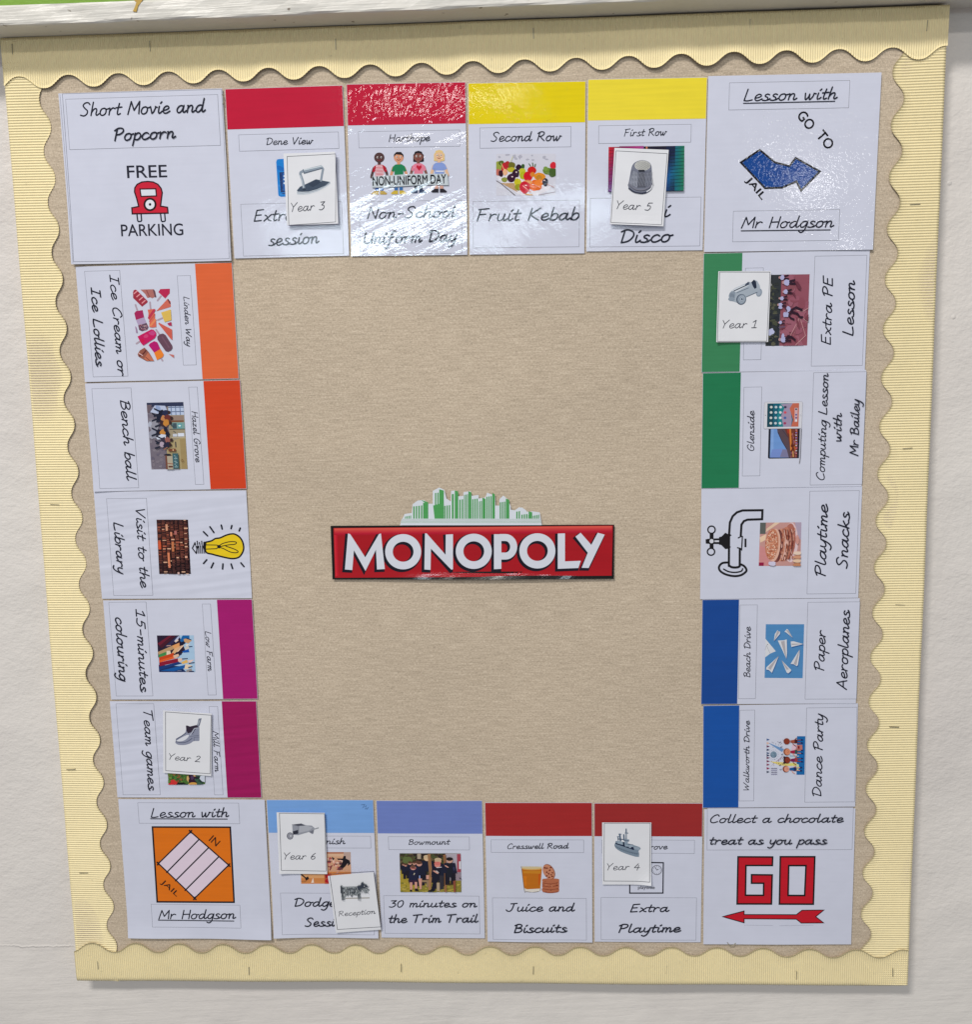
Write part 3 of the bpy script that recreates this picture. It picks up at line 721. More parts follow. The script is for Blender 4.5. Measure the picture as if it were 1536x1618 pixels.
child(548, 205, (214, 152, 120), (38, 128, 84), (38, 30, 34), (60, 110, 170), (206, 178, 70), 86, top=-5)
child(890, 190, (128, 84, 76), (222, 128, 152), (38, 30, 38), (36, 38, 48), (52, 66, 96), 86, girl=True, top=-25)
k.poly([(905, 440), (855, 380), (858, 350), (880, 342), (902, 362), (925, 342), (946, 352), (944, 385)], (190, 16, 56))
child(1250, 175, (226, 186, 150), (134, 156, 214), (226, 196, 132), (214, 164, 148), (44, 42, 50), 78, girl=True, top=-35)
k.rect(1195, 437, 1335, 460, (220, 222, 235))
ban = [(85, 540), (400, 518), (800, 492), (1395, 492), (1412, 690), (1000, 680), (700, 702), (400, 722), (88, 730)]
k.poly([(x + 8, y + 12) for x, y in ban], (110, 116, 128)); k.poly(ban, (196, 206, 212)); s.done()
k = s.part('lettering', zKids, over=True); k.sans('NON-UNIFORM DAY', (100, 700), (1372, 658), 150, (28, 34, 42), .022); s.done()
s.boxed('caption_box', cA, (831, 1166), (1427, 1463), [('Non-School', (880, 1264), (1392, 1254), 62), ('Uniform Day', (862, 1408), (1396, 1393), 64)])

# ---- yellow banded: fruit
s = Card('reward_sheet', [(740.8, 132.6), (925.6, 128), (923.7, 400.6), (741.3, 402.5)], .0014, LAM_SHEEN, 'yellow banded sheet with a photo of fruit skewers on a plate', 'sheet', GA)
s.band((226, 204, 8), 't')
s.boxed('title_box', cB, (140, 740), (666, 849), [('Second Row', (205, 818), (611, 813), 50)])
k = s.part('picture', zFruit).quad((122, 110), (1380, 105), (1380, 985), (122, 990))
k.rect(0, 0, 100, 100, (206, 206, 218), 6, 6)
for i in range(14): k.blob(random.uniform(5, 95), random.uniform(2, 16), random.uniform(1, 4), random.uniform(1, 4), (176, 176, 190))
k.poly([(0, 55), (8, 66), (36, 96), (44, 100), (70, 100), (92, 84), (60, 40), (20, 40)], (222, 218, 226)); k.line([(0, 64), (8, 71), (32, 100)], 1.6, (92, 84, 88)); k.line([(72, 99), (99, 92)], 2, (150, 140, 150)); k.line([(50, 97), (60, 99)], 3, (214, 170, 110))
k.poly([(8, 70), (36, 92), (30, 70)], (186, 150, 110))
for a in ((4, 28, 8, 11, (150, 160, 70)), (9, 22, 5, 6, (88, 104, 50)), (3, 44, 6, 8, (190, 110, 96)), (14, 34, 5, 13, (196, 40, 58)), (19, 25, 5, 8, (176, 46, 50)), (8, 47, 4, 8, (60, 30, 46)), (15, 44, 4, 8, (232, 178, 140)), (26, 28, 6, 9, (112, 108, 44)), (25, 38, 7, 6, (186, 176, 50)), (38, 32, 5, 7, (52, 32, 50)), (45, 30, 3, 6, (62, 92, 50)), (33, 47, 6, 10, (54, 30, 50)), (25, 58, 7, 11, (60, 32, 54)), (14, 62, 5, 6, (140, 148, 66)), (44, 42, 6, 8, (190, 192, 56)), (46, 52, 7, 9, (176, 180, 36)), (60, 40, 7, 9, (200, 40, 36)), (54, 54, 8, 12, (206, 30, 44)), (61, 50, 4, 6, (214, 130, 50)), (73, 55, 10, 10, (222, 140, 36)), (72, 58, 5, 7, (190, 130, 40)), (36, 68, 6, 9, (196, 186, 40)), (37, 80, 6, 8, (150, 148, 40)), (66, 76, 11, 13, (226, 104, 40)), (72, 70, 8, 8, (232, 128, 52)), (53, 68, 8, 5, (226, 150, 90)), (48, 80, 9, 15, (200, 22, 50)), (82, 68, 5, 10, (34, 30, 50)), (86, 42, 8, 8, (104, 132, 56)), (95, 45, 7, 11, (72, 96, 50)), (83, 36, 4, 5, (120, 150, 70)), (96, 28, 6, 8, (206, 46, 60))):
    k.blob(a[0], a[1], a[2], a[3], a[4], 14, .1)
for a, b in (((58, 30), (55, 24)), ((62, 30), (61, 22)), ((65, 31), (66, 25))): k.line([a, b], 1.6, (70, 104, 54))
for a in ((27, 55), (34, 44), (50, 76), (62, 74), (81, 64), (44, 66)): k.ell(a[0], a[1], 1.6, 1.4, (236, 214, 214))
k.line([(8, 22), (14, 40)], .8, (232, 220, 140)); k.line([(45, 77), (58, 92)], 1.5, (236, 150, 140)); k.line([(64, 74), (76, 83)], 1.4, (240, 158, 130)); k.line([(85, 73), (97, 81)], 1, (200, 150, 140)); k.line([(24, 20), (28, 7)], .9, (206, 206, 150)); s.done()
s.boxed('caption_box', cB, (100, 1165), (714, 1426), [('Fruit Kebab', (125, 1277), (712, 1270), 68)])

# ---- yellow banded: disco
s = Card('reward_sheet', [(929.2, 126.3), (1117, 122.2), (1111, 396.5), (926.5, 396.5)], .0012, LAM, 'yellow banded sheet with a rainbow striped picture behind the thimble card', 'sheet', GA)
s.band((236, 216, 60), 't')
s.boxed('title_box', cB, (828, 727), (1360, 822), [('First Row', (976, 788), (1220, 782), 40)])
k = s.part('picture', zThim).quad((80, 85), (1465, 63), (1445, 887), (70, 908))
k.rect(0, 0, 100, 100, (36, 34, 50), 8, 8)
for i in range(13):
    y0, y1 = i * 7.7, i * 7.7 + 7.7; t = i / 12
    for j in range(10):
        x0, x1 = j * 3, j * 3 + 3; q = j / 10
        k.rect(x0, y0, x1, y1, (int(196 * (1 - q) * (1 - .5 * t) + 40 * q), int(18 + 20 * t), int(48 + 70 * t + 40 * q)))
    for j in range(12):
        x0, x1 = 76 + j * 2, 78 + j * 2; q = j / 12
        a = max(0, 1 - abs(i - (9 - q * 4)) / 6) if j < 6 else .9
        k.rect(x0, y0, x1, y1, (int(20 + 30 * q * q), int(40 + 95 * a * (.5 + .5 * q)), int(70 + 90 * a * (1 - q * .75))))
    if i: k.line([(0, y0), (6, y0 - .6)], .7, (90, 10, 50)); k.line([(82, y0 - 2), (100, y0 - 3.5)], .7, (16, 60, 60))
for j in range(16): k.rect(14 + j * 2, 0, 16 + j * 2, 9, (170 - abs(j - 12) * 4, 26 + j * 3, 80 + j * 4))
k.ell(50, 4, 1.2, 3, (196, 120, 90)); s.done()
s.boxed('caption_box', cB, (779, 1147), (1412, 1421), [('Mini', (985, 1262), (1243, 1252), 70), ('Disco', (958, 1404), (1256, 1396), 74)])

# ---- go to jail
s = Card('corner_sheet', [(1119.3, 121.5), (1393, 115), (1378.2, 394.6), (1112, 398.8)], .0022, LAM_SPARK, 'square white sheet with slanting words GO TO JAIL around a blue shape', 'sheet', GC, {'br': .0015})
s.boxed('title_box', c4, (187, 462), (851, 600), [('Lesson with', (268, 563), (786, 551), 62)], [[(262, 576), (775, 564)]])
k = s.part('drawing', c4)      # plain stand-in for the printed figure
arr = [(250, 905), (355, 835), (440, 905), (520, 925), (555, 880), (690, 955), (585, 1062), (560, 1010), (480, 1045), (385, 1048)]
k.poly(arr, (22, 74, 146)); k.line(arr, 11, K_, closed=True); s.done()
k = s.part('lettering', c4); k.sans('GO', (560, 648), (627, 729), 54, K_, .02); k.sans('TO', (668, 757), (732, 838), 54, K_, .02); s.done(); k = s.part('lettering', c4); k.sans('JAIL', (268, 1012), (358, 1122), 46, K_, .02); s.done()
s.boxed('caption_box', c4, (209, 1176), (793, 1338), [('Mr Hodgson', (254, 1270), (766, 1264), 60)], [[(250, 1285), (749, 1280)]])

# ---- left column
s = Card('reward_sheet', [(119, 421.7), (367, 414.7), (377.4, 598.5), (135.4, 603.2)], .0012, LAM, 'pale orange banded sheet with colourful ice lollies and cones', 'sheet', GA, {'bl': .001})
s.band((222, 104, 62), 'r')
s.boxed('title_box', c5, (727, 186), (849, 754), [('Linden Way', (768, 320), (788, 636), 36)])
k = s.part('picture', zLoll)
ST = (176, 158, 172)
for a, b in (((110, 395), (152, 520)), ((395, 345), (408, 475)), ((545, 310), (610, 225)), ((545, 695), (640, 655)), ((515, 885), (580, 975)), ((130, 1155), (185, 1120)), ((610, 1440), (640, 1490))): k.line([a, b], 34, ST)
k.poly([(62, 150), (75, 110), (110, 95), (140, 108), (350, 320), (345, 350), (240, 430), (65, 260)], (160, 54, 70))
for i in range(4): k.line([(78 + i * 52, 180 + i * 62), (150 + i * 52, 118 + i * 62)], 22, (228, 152, 158), cap=False)
k.poly([(210, 95), (470, 88), (500, 130), (520, 250), (490, 240), (440, 265), (400, 245), (345, 260), (300, 180)], (176, 112, 106)); k.line([(330, 110), (385, 235)], 24, (150, 84, 84)); k.line([(470, 110), (505, 235)], 30, (104, 74, 84))
k.poly([(560, 145), (600, 85), (785, 78), (785, 165), (695, 270)], (186, 44, 84))
k.poly([(515, 522), (745, 275), (800, 330), (803, 435)], (206, 108, 92)); k.line([(750, 285), (795, 375)], 22, (96, 44, 56), cap=False)
k.poly([(88, 560), (120, 520), (250, 498), (280, 640), (120, 690)], (166, 44, 92)); k.poly([(120, 690), (282, 640), (325, 750), (165, 800)], (176, 158, 190)); k.poly([(162, 800), (328, 750), (368, 835), (345, 880), (240, 915), (185, 890)], (108, 84, 102))
for i in range(60): k.ell(random.uniform(190, 345), random.uniform(780, 890), 8, 6, random.choice(((196, 140, 150), (70, 54, 74), (210, 190, 190), (150, 70, 90))))
k.poly([(350, 490), (485, 475), (470, 540), (495, 570), (492, 660), (515, 690), (520, 830), (440, 842), (385, 830), (385, 700), (362, 660), (368, 560)], (216, 108, 88)); k.line([(480, 500), (380, 650)], 50, (190, 60, 84)); k.line([(500, 690), (410, 800)], 40, (228, 140, 96)); k.line([(490, 585), (385, 720)], 18, (196, 84, 80))
k.poly([(615, 545), (805, 485), (820, 695), (685, 735)], (222, 186, 92)); k.poly([(735, 760), (815, 730), (828, 808), (765, 800)], (176, 50, 84)); k.poly([(560, 760), (575, 745), (830, 880), (838, 1090), (800, 1060)], (206, 98, 84))
k.poly([(105, 810), (130, 835), (155, 945), (125, 945)], (160, 130, 160))
k.poly([(152, 1018), (420, 878), (470, 885), (515, 935), (522, 990), (490, 1050), (265, 1195), (215, 1140)], (196, 34, 96)); k.blob(440, 950, 60, 45, (196, 72, 130)); k.blob(320, 1010, 50, 40, (206, 70, 120)); k.blob(250, 1100, 40, 40, (200, 20, 76))
k.poly([(540, 1020), (585, 975), (650, 958), (700, 985), (830, 1190), (840, 1240), (810, 1290), (750, 1318), (700, 1300), (545, 1080)], (106, 76, 92)); k.line([(640, 1030), (770, 1230)], 26, (120, 86, 104))
k.poly([(370, 1190), (400, 1150), (480, 1108), (540, 1130), (600, 1265), (480, 1335)], (182, 34, 110)); k.poly([(478, 1335), (602, 1262), (668, 1370), (650, 1420), (535, 1480)], (234, 132, 52))
k.poly([(155, 1360), (200, 1290), (290, 1235), (370, 1320), (480, 1500), (330, 1500), (170, 1410)], (150, 92, 78)); k.line([(190, 1400), (260, 1360), (320, 1290)], 26, (96, 48, 48), smooth=True); k.line([(180, 1345), (250, 1390)], 16, (226, 186, 186)); k.poly([(280, 1450), (360, 1330), (475, 1498), (340, 1498)], (196, 116, 90)); k.line([(310, 1420), (400, 1495)], 12, (116, 56, 50))
k.poly([(765, 1360), (868, 1378), (868, 1440)], (196, 116, 110)); s.done()
s.boxed('caption_box', c5, (135, 157), (412, 826), [('Ice Cream or', (296, 182), (351, 824), 58), ('Ice Lollies', (177, 262), (210, 763), 60)])

s = Card('reward_sheet', [(135.1, 605.9), (379, 600.2), (390.6, 772), (148.7, 776.3)], .0016, LAM, 'deep orange banded sheet with a photo of a game in a sports hall', 'sheet', GA, {'bl': .0014})
s.band((210, 70, 40), 'r')
s.boxed('title_box', c5, (800, 897), (897, 1517), [('Hazel Grove', (820, 1053), (846, 1376), 38)])
k = s.part('picture', zHall).quad((88, 87), (868, 70), (960, 1495), (190, 1505))
# here across = up the hall photo, down = along it
k.rect(0, 0, 100, 100, (118, 110, 122), 8, 8)
for i in range(60): k.blob(random.uniform(0, 45), random.uniform(0, 100), random.uniform(3, 8), random.uniform(1, 3), random.choice(((112, 104, 118), (128, 120, 130), (104, 98, 114), (136, 130, 140))))
k.rect(56, 0, 100, 100, (160, 148, 124), 4, 4); k.poly([(56, 60), (100, 50), (100, 100), (46, 100), (46, 70)], (172, 156, 116)); k.rect(84, 55, 100, 100, (160, 140, 98))
k.rect(0, 0, 100, 6, (54, 60, 86)); k.poly([(0, 3), (14, 3), (4, 16), (0, 14)], (110, 96, 104)); k.poly([(8, 14), (22, 4), (50, 5), (55, 12), (30, 17)], (186, 196, 222)); k.blob(30, 9, 8, 5, (150, 168, 206))
k.rect(58, 6, 100, 19, (186, 200, 226)); 
for y in (7.5, 14): k.line([(58, y), (100, y)], 1.2, (84, 96, 124), cap=False)
for x in (66, 78, 90): k.line([(x, 6), (x, 19)], 2.4, (110, 126, 160), cap=False)
k.rect(62, 20, 98, 29, (150, 130, 118)); k.rect(62, 27, 98, 29.5, (126, 82, 60)); k.rect(66, 30, 100, 40, (126, 160, 156)); k.rect(68, 31, 78, 39, (70, 86, 96)); k.rect(81, 32, 92, 38, (96, 160, 168)); k.blob(86, 35, 3, 1.5, (226, 236, 232)); k.line([(58, 40), (100, 40)], 1, (40, 50, 60))
k.rect(66, 47, 78, 51, (200, 206, 220)); k.rect(80, 46, 97, 51, (216, 222, 238)); k.rect(62, 52, 98, 53, (196, 184, 160)); k.line([(68, 43), (74, 45)], 1.4, (96, 92, 90)); k.line([(72, 60), (72, 66)], 3, (70, 66, 74))
k.ell(16, 34, 13, 9, (150, 150, 162)); k.blob(10, 48, 10, 6, (160, 160, 174)); k.blob(5, 32, 5, 4, (176, 180, 196)); k.blob(12, 46, 12, 7, (150, 152, 168))
def player(x, y, shirt, shorts, sk=(150, 104, 84)):
    k.line([(x - 12, y - 2), (x - 26, y - 6)], 2.4, (40, 44, 60)); k.line([(x - 12, y + 2), (x - 28, y + 5)], 2.4, (40, 44, 60)); k.blob(x - 8, y, 7, 4.4, shorts); k.blob(x + 4, y, 9, 4.6, shirt); k.ell(x + 14, y, 4, 2.6, (60, 44, 44)); k.line([(x + 5, y + 4), (x - 4, y + 7)], 1.8, sk)
player(46, 15, (44, 50, 78), (34, 36, 52)); player(40, 22, (44, 52, 86), (36, 40, 58)); player(52, 23.5, (110, 56, 52), (190, 130, 84), (190, 130, 90))
player(48, 30.5, (196, 132, 62), (66, 46, 50)); player(37, 44, (196, 136, 66), (38, 38, 54)); k.blob(47, 40, 5, 4, (40, 42, 60)); k.blob(52, 47, 6, 4, (36, 40, 58))
k.poly([(20, 52), (35, 47), (48, 48), (46, 54), (24, 55)], (206, 212, 228)); player(48, 56, (150, 96, 88), (60, 54, 70)); player(44, 63, (46, 46, 66), (176, 160, 176))
k.rect(52, 69, 72, 73, (120, 72, 54)); k.ell(65, 71, 2, 1, (226, 196, 150)); k.blob(49, 78, 9, 1.6, (42, 44, 54)); k.rect(42, 79, 47, 100, (116, 74, 62)); k.rect(47, 80, 62, 100, (176, 166, 146)); k.rect(62, 76, 78, 99, (66, 100, 108)); k.line([(48, 91), (62, 92)], 1.2, (150, 90, 70)); k.line([(50, 96), (60, 96)], 2.4, (96, 56, 50))
for i in range(9): k.rect(66 + (i % 2) * 3, 79 + i * 2.1, 70 + (i % 3) * 2.5, 80.3 + i * 2.1, (140, 168, 172))
k.ring(88, 87, 2.6, 1.5, .8, (120, 84, 50)); k.ell(66, 34, 2, 2, (70, 80, 90)); s.done()
s.boxed('caption_box', c5, (181, 907), (481, 1539), [('Bench ball', (364, 984), (406, 1491), 60)])

s = Card('reward_sheet', [(148.3, 777), (389.5, 774.2), (398, 944.8), (161.3, 945.7)], .0012, LAM_RIPPLE, 'white sheet with a yellow light bulb drawing beside a photo of bookshelves', 'sheet', GA)
k = s.part('picture', zLib).quad((68, 58), (545, 58), (588, 880), (112, 880))
k.rect(0, 0, 100, 100, (52, 36, 40), 8, 8)
for r in range(7):
    x0 = r * 14.3; y = 0
    while y < 100:
        h = random.uniform(.8, 2.6); L = random.uniform(7, 12.5)
        warm = math.exp(-((y - 40) / 34) ** 2) * (1.1 - r * .09)
        b = random.random()
        c = (int(58 + 140 * warm * b + 20 * b), int(36 + 62 * warm * b + 18 * b), int(38 + 30 * warm * b + 16 * b))
        if random.random() < .05: c = (226, 180, 150)
        if random.random() > .06: k.rect(x0 + 1.2, y, x0 + 1.2 + L, y + h * .85, c)
        y += h
    k.rect(x0, 0, x0 + 1, 100, (34, 24, 28)); k.line([(x0 + 1.1, 8), (x0 + 1.1, 70)], .5, (150, 84, 60), cap=False)
for p in ((29, 8, 7, 12, (210, 150, 120)), (31, 60, 7, 20, (216, 132, 96)), (32, 80, 7, 8, (216, 130, 100)), (43, 22, 6, 8, (216, 140, 110)), (3, 40, 9, 14, (206, 92, 60)), (46, 40, 7, 18, (196, 120, 80)), (60, 96, 6, 4, (216, 176, 166)), (86, 66, 8, 4, (214, 160, 136)), (56, 20, 8, 7, (170, 104, 100))): k.rect(p[0], p[1], p[0] + p[2], p[1] + p[3], p[4])
s.done()
k = s.part('drawing', zLib)
bulb = [(815, 400), (900, 380), (960, 345), (1030, 335), (1120, 295), (1200, 275), (1260, 280), (1330, 325), (1375, 400), (1390, 490), (1370, 560), (1320, 625), (1240, 648), (1150, 640), (1000, 605), (960, 595), (910, 580), (830, 560), (805, 500)]
bs = smooth_path(bulb + [bulb[0]], 3)
k.poly(bs, (232, 200, 40)); k.line(bs, 24, K_)
k.line([(800, 440), (985, 443), (1010, 462)], 13, K_); k.line([(800, 505), (980, 498), (1010, 470)], 13, K_)
k.line([(1010, 465), (1060, 425), (1160, 395), (1250, 392), (1280, 410), (1250, 432), (1160, 440), (1030, 470), (1090, 500), (1180, 545), (1260, 560), (1305, 548), (1280, 520), (1210, 490), (1120, 460)], 13, K_, smooth=True); k.ell(1015, 467, 28, 26, K_)
k.poly([(785, 390), (820, 395), (815, 555), (795, 545), (770, 470)], K_)
for i in range(5): k.line([(650 + i * 34, 405 - (i % 2) * 20), (668 + i * 32, 480), (655 + i * 33, 420)], 18, K_); k.line([(680 + i * 28, 460), (678 + i * 30, 565)], 15, K_)
k.line([(650, 410), (612, 490), (668, 565), (690, 470)], 16, K_)
for a, b in (((780, 240), (842, 302)), ((878, 165), (938, 252)), ((1050, 140), (1064, 198)), ((1211, 146), (1199, 192)), ((1338, 184), (1322, 228)), ((782, 720), (830, 665)), ((932, 714), (898, 786)), ((1076, 728), (1070, 804)), ((1200, 730), (1222, 798)), ((1348, 712), (1394, 768))): k.line([a, b], 24, (36, 38, 48))
s.done()
s.boxed('caption_box', c6, (166, 122), (487, 789), [('Visit to the', (368, 198), (404, 736), 62), ('Library', (216, 288), (246, 640), 62)])

s = Card('reward_sheet', [(164.3, 949.3), (398.7, 945.2), (407.4, 1103), (175, 1105.3)], .0015, LAM, 'magenta banded sheet with a photo of sharpened colouring pencils', 'sheet', GA)
s.band((166, 34, 112), 'r')
s.boxed('title_box', c6, (828, 850), (925, 1477), [('Low Farm', (848, 1040), (869, 1312), 38)])
k = s.part('picture', zPen).quad((145, 172), (1265, 168), (1315, 1278), (215, 1280))
k.rect(0, 0, 100, 100, (166, 196, 222), 6, 6); k.poly([(0, 0), (60, 0), (75, 40), (55, 60), (0, 60)], (46, 36, 54)); k.poly([(0, 100), (75, 100), (60, 84), (0, 80)], (24, 50, 96))
for p, c in (([(0, 22), (34, 0), (42, 0), (6, 28)], (110, 36, 54)), ([(4, 30), (44, 0), (50, 2), (12, 34)], (76, 30, 46)), ([(20, 30), (54, 2), (60, 5), (30, 34)], (52, 50, 84)), ([(62, 14), (70, 0), (88, 0), (88, 10), (68, 22)], (20, 100, 166)), ([(47, 14), (58, 2), (62, 4), (50, 20)], (180, 190, 222)), ([(0, 45), (40, 28), (46, 36), (2, 55)], (186, 150, 110)), ([(40, 28), (60, 20), (60, 32), (46, 37)], (226, 160, 100)), ([(46, 36), (66, 27), (46, 50), (38, 48)], (220, 176, 130)), ([(66, 28), (73, 26), (56, 44), (50, 46)], (240, 200, 170)), ([(2, 52), (24, 44), (24, 54), (2, 60)], (70, 140, 80)), ([(24, 42), (34, 42), (36, 50), (28, 55), (23, 54)], (226, 206, 180)), ([(2, 60), (44, 47), (42, 60), (2, 70)], (200, 70, 34)), ([(2, 68), (44, 56), (48, 62), (2, 74)], (226, 96, 44)), ([(42, 54), (56, 50), (58, 56), (48, 62), (42, 60)], (222, 186, 160)), ([(2, 74), (54, 62), (56, 72), (2, 84)], (140, 24, 54)), ([(54, 63), (64, 62), (66, 68), (58, 73), (54, 70)], (226, 190, 170)), ([(2, 86), (54, 72), (66, 76), (2, 94)], (30, 60, 120)), ([(62, 73), (78, 66), (82, 74), (66, 78)], (224, 180, 100)), ([(80, 68), (98, 66), (86, 76)], (232, 200, 190)), ([(4, 96), (74, 80), (76, 88), (40, 98)], (20, 90, 160)), ([(74, 78), (92, 82), (80, 92), (70, 92)], (226, 206, 180)), ([(66, 44), (84, 36), (86, 46), (70, 47)], (16, 90, 176)), ([(60, 20), (78, 14), (76, 22), (66, 28)], (24, 28, 54)), ([(72, 10), (82, 8), (94, 14), (84, 22), (74, 18)], (206, 160, 116)), ([(76, 25), (90, 22), (80, 30)], (232, 222, 210)), ([(74, 32), (86, 28), (86, 36), (76, 40)], (206, 200, 190)), ([(46, 16), (56, 10), (58, 14), (52, 18)], (226, 206, 190)), ([(76, 95), (90, 90), (92, 100), (74, 100)], (150, 140, 140))): k.poly(p, c)
for a, b in (((80, 8), (92, 12)), ((86, 31), (94, 30)), ((58, 53), (64, 51)), ((66, 64), (80, 63)), ((84, 76), (98, 74)), ((82, 87), (92, 85)), ((84, 98), (96, 98)), ((26, 28), (36, 27))): k.line([a, b], 2.4, (32, 44, 84) if a[0] > 40 else (190, 150, 140))
k.line([(52, 96), (62, 95)], 1.6, (120, 130, 160)); s.done()
s.boxed('caption_box', c6, (182, 838), (487, 1484), [('15-minutes', (369, 888), (402, 1456), 62), ('colouring', (228, 944), (257, 1380), 66)])

s = Card('reward_sheet', [(174.3, 1107.2), (404.9, 1107.2), (413.8, 1259.2), (185.2, 1259.7)], .0012, LAM_RIPPLE, 'dark magenta banded rippled sheet half hidden by the boot card', 'sheet', GA)
s.band((158, 4, 92), 'r')
s.boxed('title_box', c7, (790, 103), (877, 654), [('Mill Farm', (815, 257), (828, 509), 33)])
k = s.part('picture', zBoot).quad((95, 700), (855, 700), (858, 1542), (135, 1545))
k.rect(0, 0, 100, 100, (84, 112, 60), 5, 5)
for i in range(240): k.blob(random.uniform(0, 58), random.uniform(50, 100), random.uniform(2, 5), random.uniform(1, 3), random.choice(((76, 126, 58), (110, 140, 66), (136, 104, 60), (60, 96, 52), (96, 120, 60), (150, 90, 60))))
k.blob(14, 96, 10, 6, (206, 56, 56), 9, .4); k.blob(6, 100, 7, 4, (216, 50, 56)); k.poly([(22, 100), (26, 95.5), (40, 95), (52, 99), (54, 100)], (30, 34, 36)); k.poly([(57, 50), (80, 50), (84, 80), (74, 98), (57, 100)], (56, 28, 48))
k.blob(54, 86, 3, 8, (206, 170, 110)); k.blob(66, 84, 5, 5, (80, 60, 90)); k.blob(75, 79, 7, 2.4, (214, 170, 116)); k.ell(68, 99, 12, 4.5, (214, 160, 80))
for i in range(40): k.blob(random.uniform(76, 92), random.uniform(78, 100), 4, 2, random.choice(((50, 76, 62), (66, 96, 76), (36, 54, 52))))
k.poly([(88, 80), (100, 76), (100, 94), (92, 92), (86, 86)], (206, 212, 226)); s.done()
s.boxed('caption_box', c7, (209, 86), (485, 654), [('Team games', (381, 129), (412, 626), 54)])

# ---- in jail
s = Card('corner_sheet', [(187.8, 1262.3), (418.8, 1261.8), (429.5, 1482.2), (203.5, 1479.4)], .0018, LAM, 'square white sheet with an orange panel and barred window reading IN JAIL', 'sheet', GC, {'b': .0022})
s.boxed('title_box', c7, (345, 702), (981, 834), [('Lesson with', (430, 794), (913, 790), 58)], [[(424, 801), (905, 804)]])
k = s.part('picture', c7)
sq = k.quad((433, 850), (925, 852), (950, 1327), (463, 1325)); sq.rect(0, 0, 100, 100, (222, 116, 26), 14, 14)
k.line([(437, 854), (922, 856), (946, 1323), (466, 1321)], 10, K_, closed=True)
k.poly([(675, 884), (912, 1092), (700, 1298), (474, 1082)], (222, 205, 220))
k.line([(675, 884), (912, 1092), (700, 1298), (474, 1082)], 8, K_, closed=True)
for a, b in (((727, 932), (525, 1138)), ((785, 985), (580, 1190)), ((850, 1040), (640, 1250))): k.line([a, b], 8, K_)
for p in ((675, 884), (912, 1092), (700, 1298), (474, 1082)): k.line([(p[0] - 8, p[1] - 8), (p[0] + 8, p[1] + 8)], 9, K_); k.line([(p[0] + 6, p[1] - 8), (p[0] - 6, p[1] + 8)], 9, K_)
s.done()
k = s.part('lettering', c7, over=True); k.sans('IN', (786, 938), (832, 976), 48, (40, 24, 24)); s.done(); k = s.part('lettering', c7, over=True); k.sans('JAIL', (480, 1208), (580, 1296), 44, (40, 24, 24)); s.done()
s.boxed('caption_box', c7, (428, 1336), (990, 1482), [('Mr Hodgson', (477, 1428), (957, 1423), 58)], [[(472, 1433), (947, 1438)]])

# ---- bottom row
s = Card('reward_sheet', [(421.6, 1262.2), (590.2, 1264), (597.9, 1479.2), (433.4, 1480.9)], .0014, LAM, 'sky blue banded sheet partly covered by two small token cards', 'sheet', GA, {'b': .0012, 'bl': .0015})
s.band((120, 164, 222), 't')
k = s.part('print_smudge', c8, over=True); k.line([(668, 130), (690, 128), (676, 150), (700, 135), (694, 158), (716, 146), (704, 160)], 4, (84, 116, 160)); s.done()
s.boxed('title_box', c8, (150, 335), (731, 414), [('Cornish', (330, 389), (562, 386), 40)])
k = s.part('picture', zDog).quad((320, 575), (963, 575), (972, 977), (330, 978))
k.rect(0, 0, 100, 100, (206, 158, 126), 6, 6); k.rect(50, 0, 100, 8, (176, 112, 84)); k.rect(52, 5, 88, 14, (216, 176, 146)); k.rect(86, 0, 100, 40, (186, 160, 150)); k.rect(0, 62, 100, 100, (206, 134, 78), 5, 3); k.rect(0, 66, 46, 82, (216, 160, 110))
for i in range(40): k.blob(random.uniform(54, 82), random.uniform(18, 55), random.uniform(1, 4), random.uniform(1, 4), random.choice(((214, 150, 130), (176, 84, 84), (96, 60, 66), (230, 190, 170), (150, 70, 74))))
k.poly([(62, 14), (68, 20), (64, 26)], (50, 40, 46)); k.poly([(72, 20), (84, 20), (86, 12), (90, 12), (90, 20), (97, 26), (99, 36), (94, 44), (94, 34), (88, 46), (82, 54), (76, 48), (82, 38), (84, 26), (74, 23)], (36, 30, 38)); k.blob(78, 52, 5, 5, (100, 60, 66)); k.line([(76, 58), (72, 66)], 3, (206, 150, 130)); k.line([(62, 42), (58, 56)], 2.4, (130, 60, 66))
k.poly([(0, 66), (10, 80), (14, 76), (16, 84), (10, 90), (8, 82), (0, 72)], (40, 34, 36)); k.poly([(24, 80), (26, 96), (20, 97)], (240, 216, 200)); k.rect(47, 66, 60, 100, (190, 90, 60)); k.blob(54, 76, 5, 6, (180, 34, 44)); k.blob(53, 91, 5, 6, (176, 30, 40)); k.line([(50, 66), (50, 82)], 1.4, (90, 40, 44)); k.blob(5, 92, 5, 2, (176, 116, 70)); s.done()
s.boxed('caption_box', c8, (137, 708), (754, 980), [('Dodgeball', (234, 796), (670, 794), 58), ('Session', (300, 926), (590, 922), 58)], wt=.22)

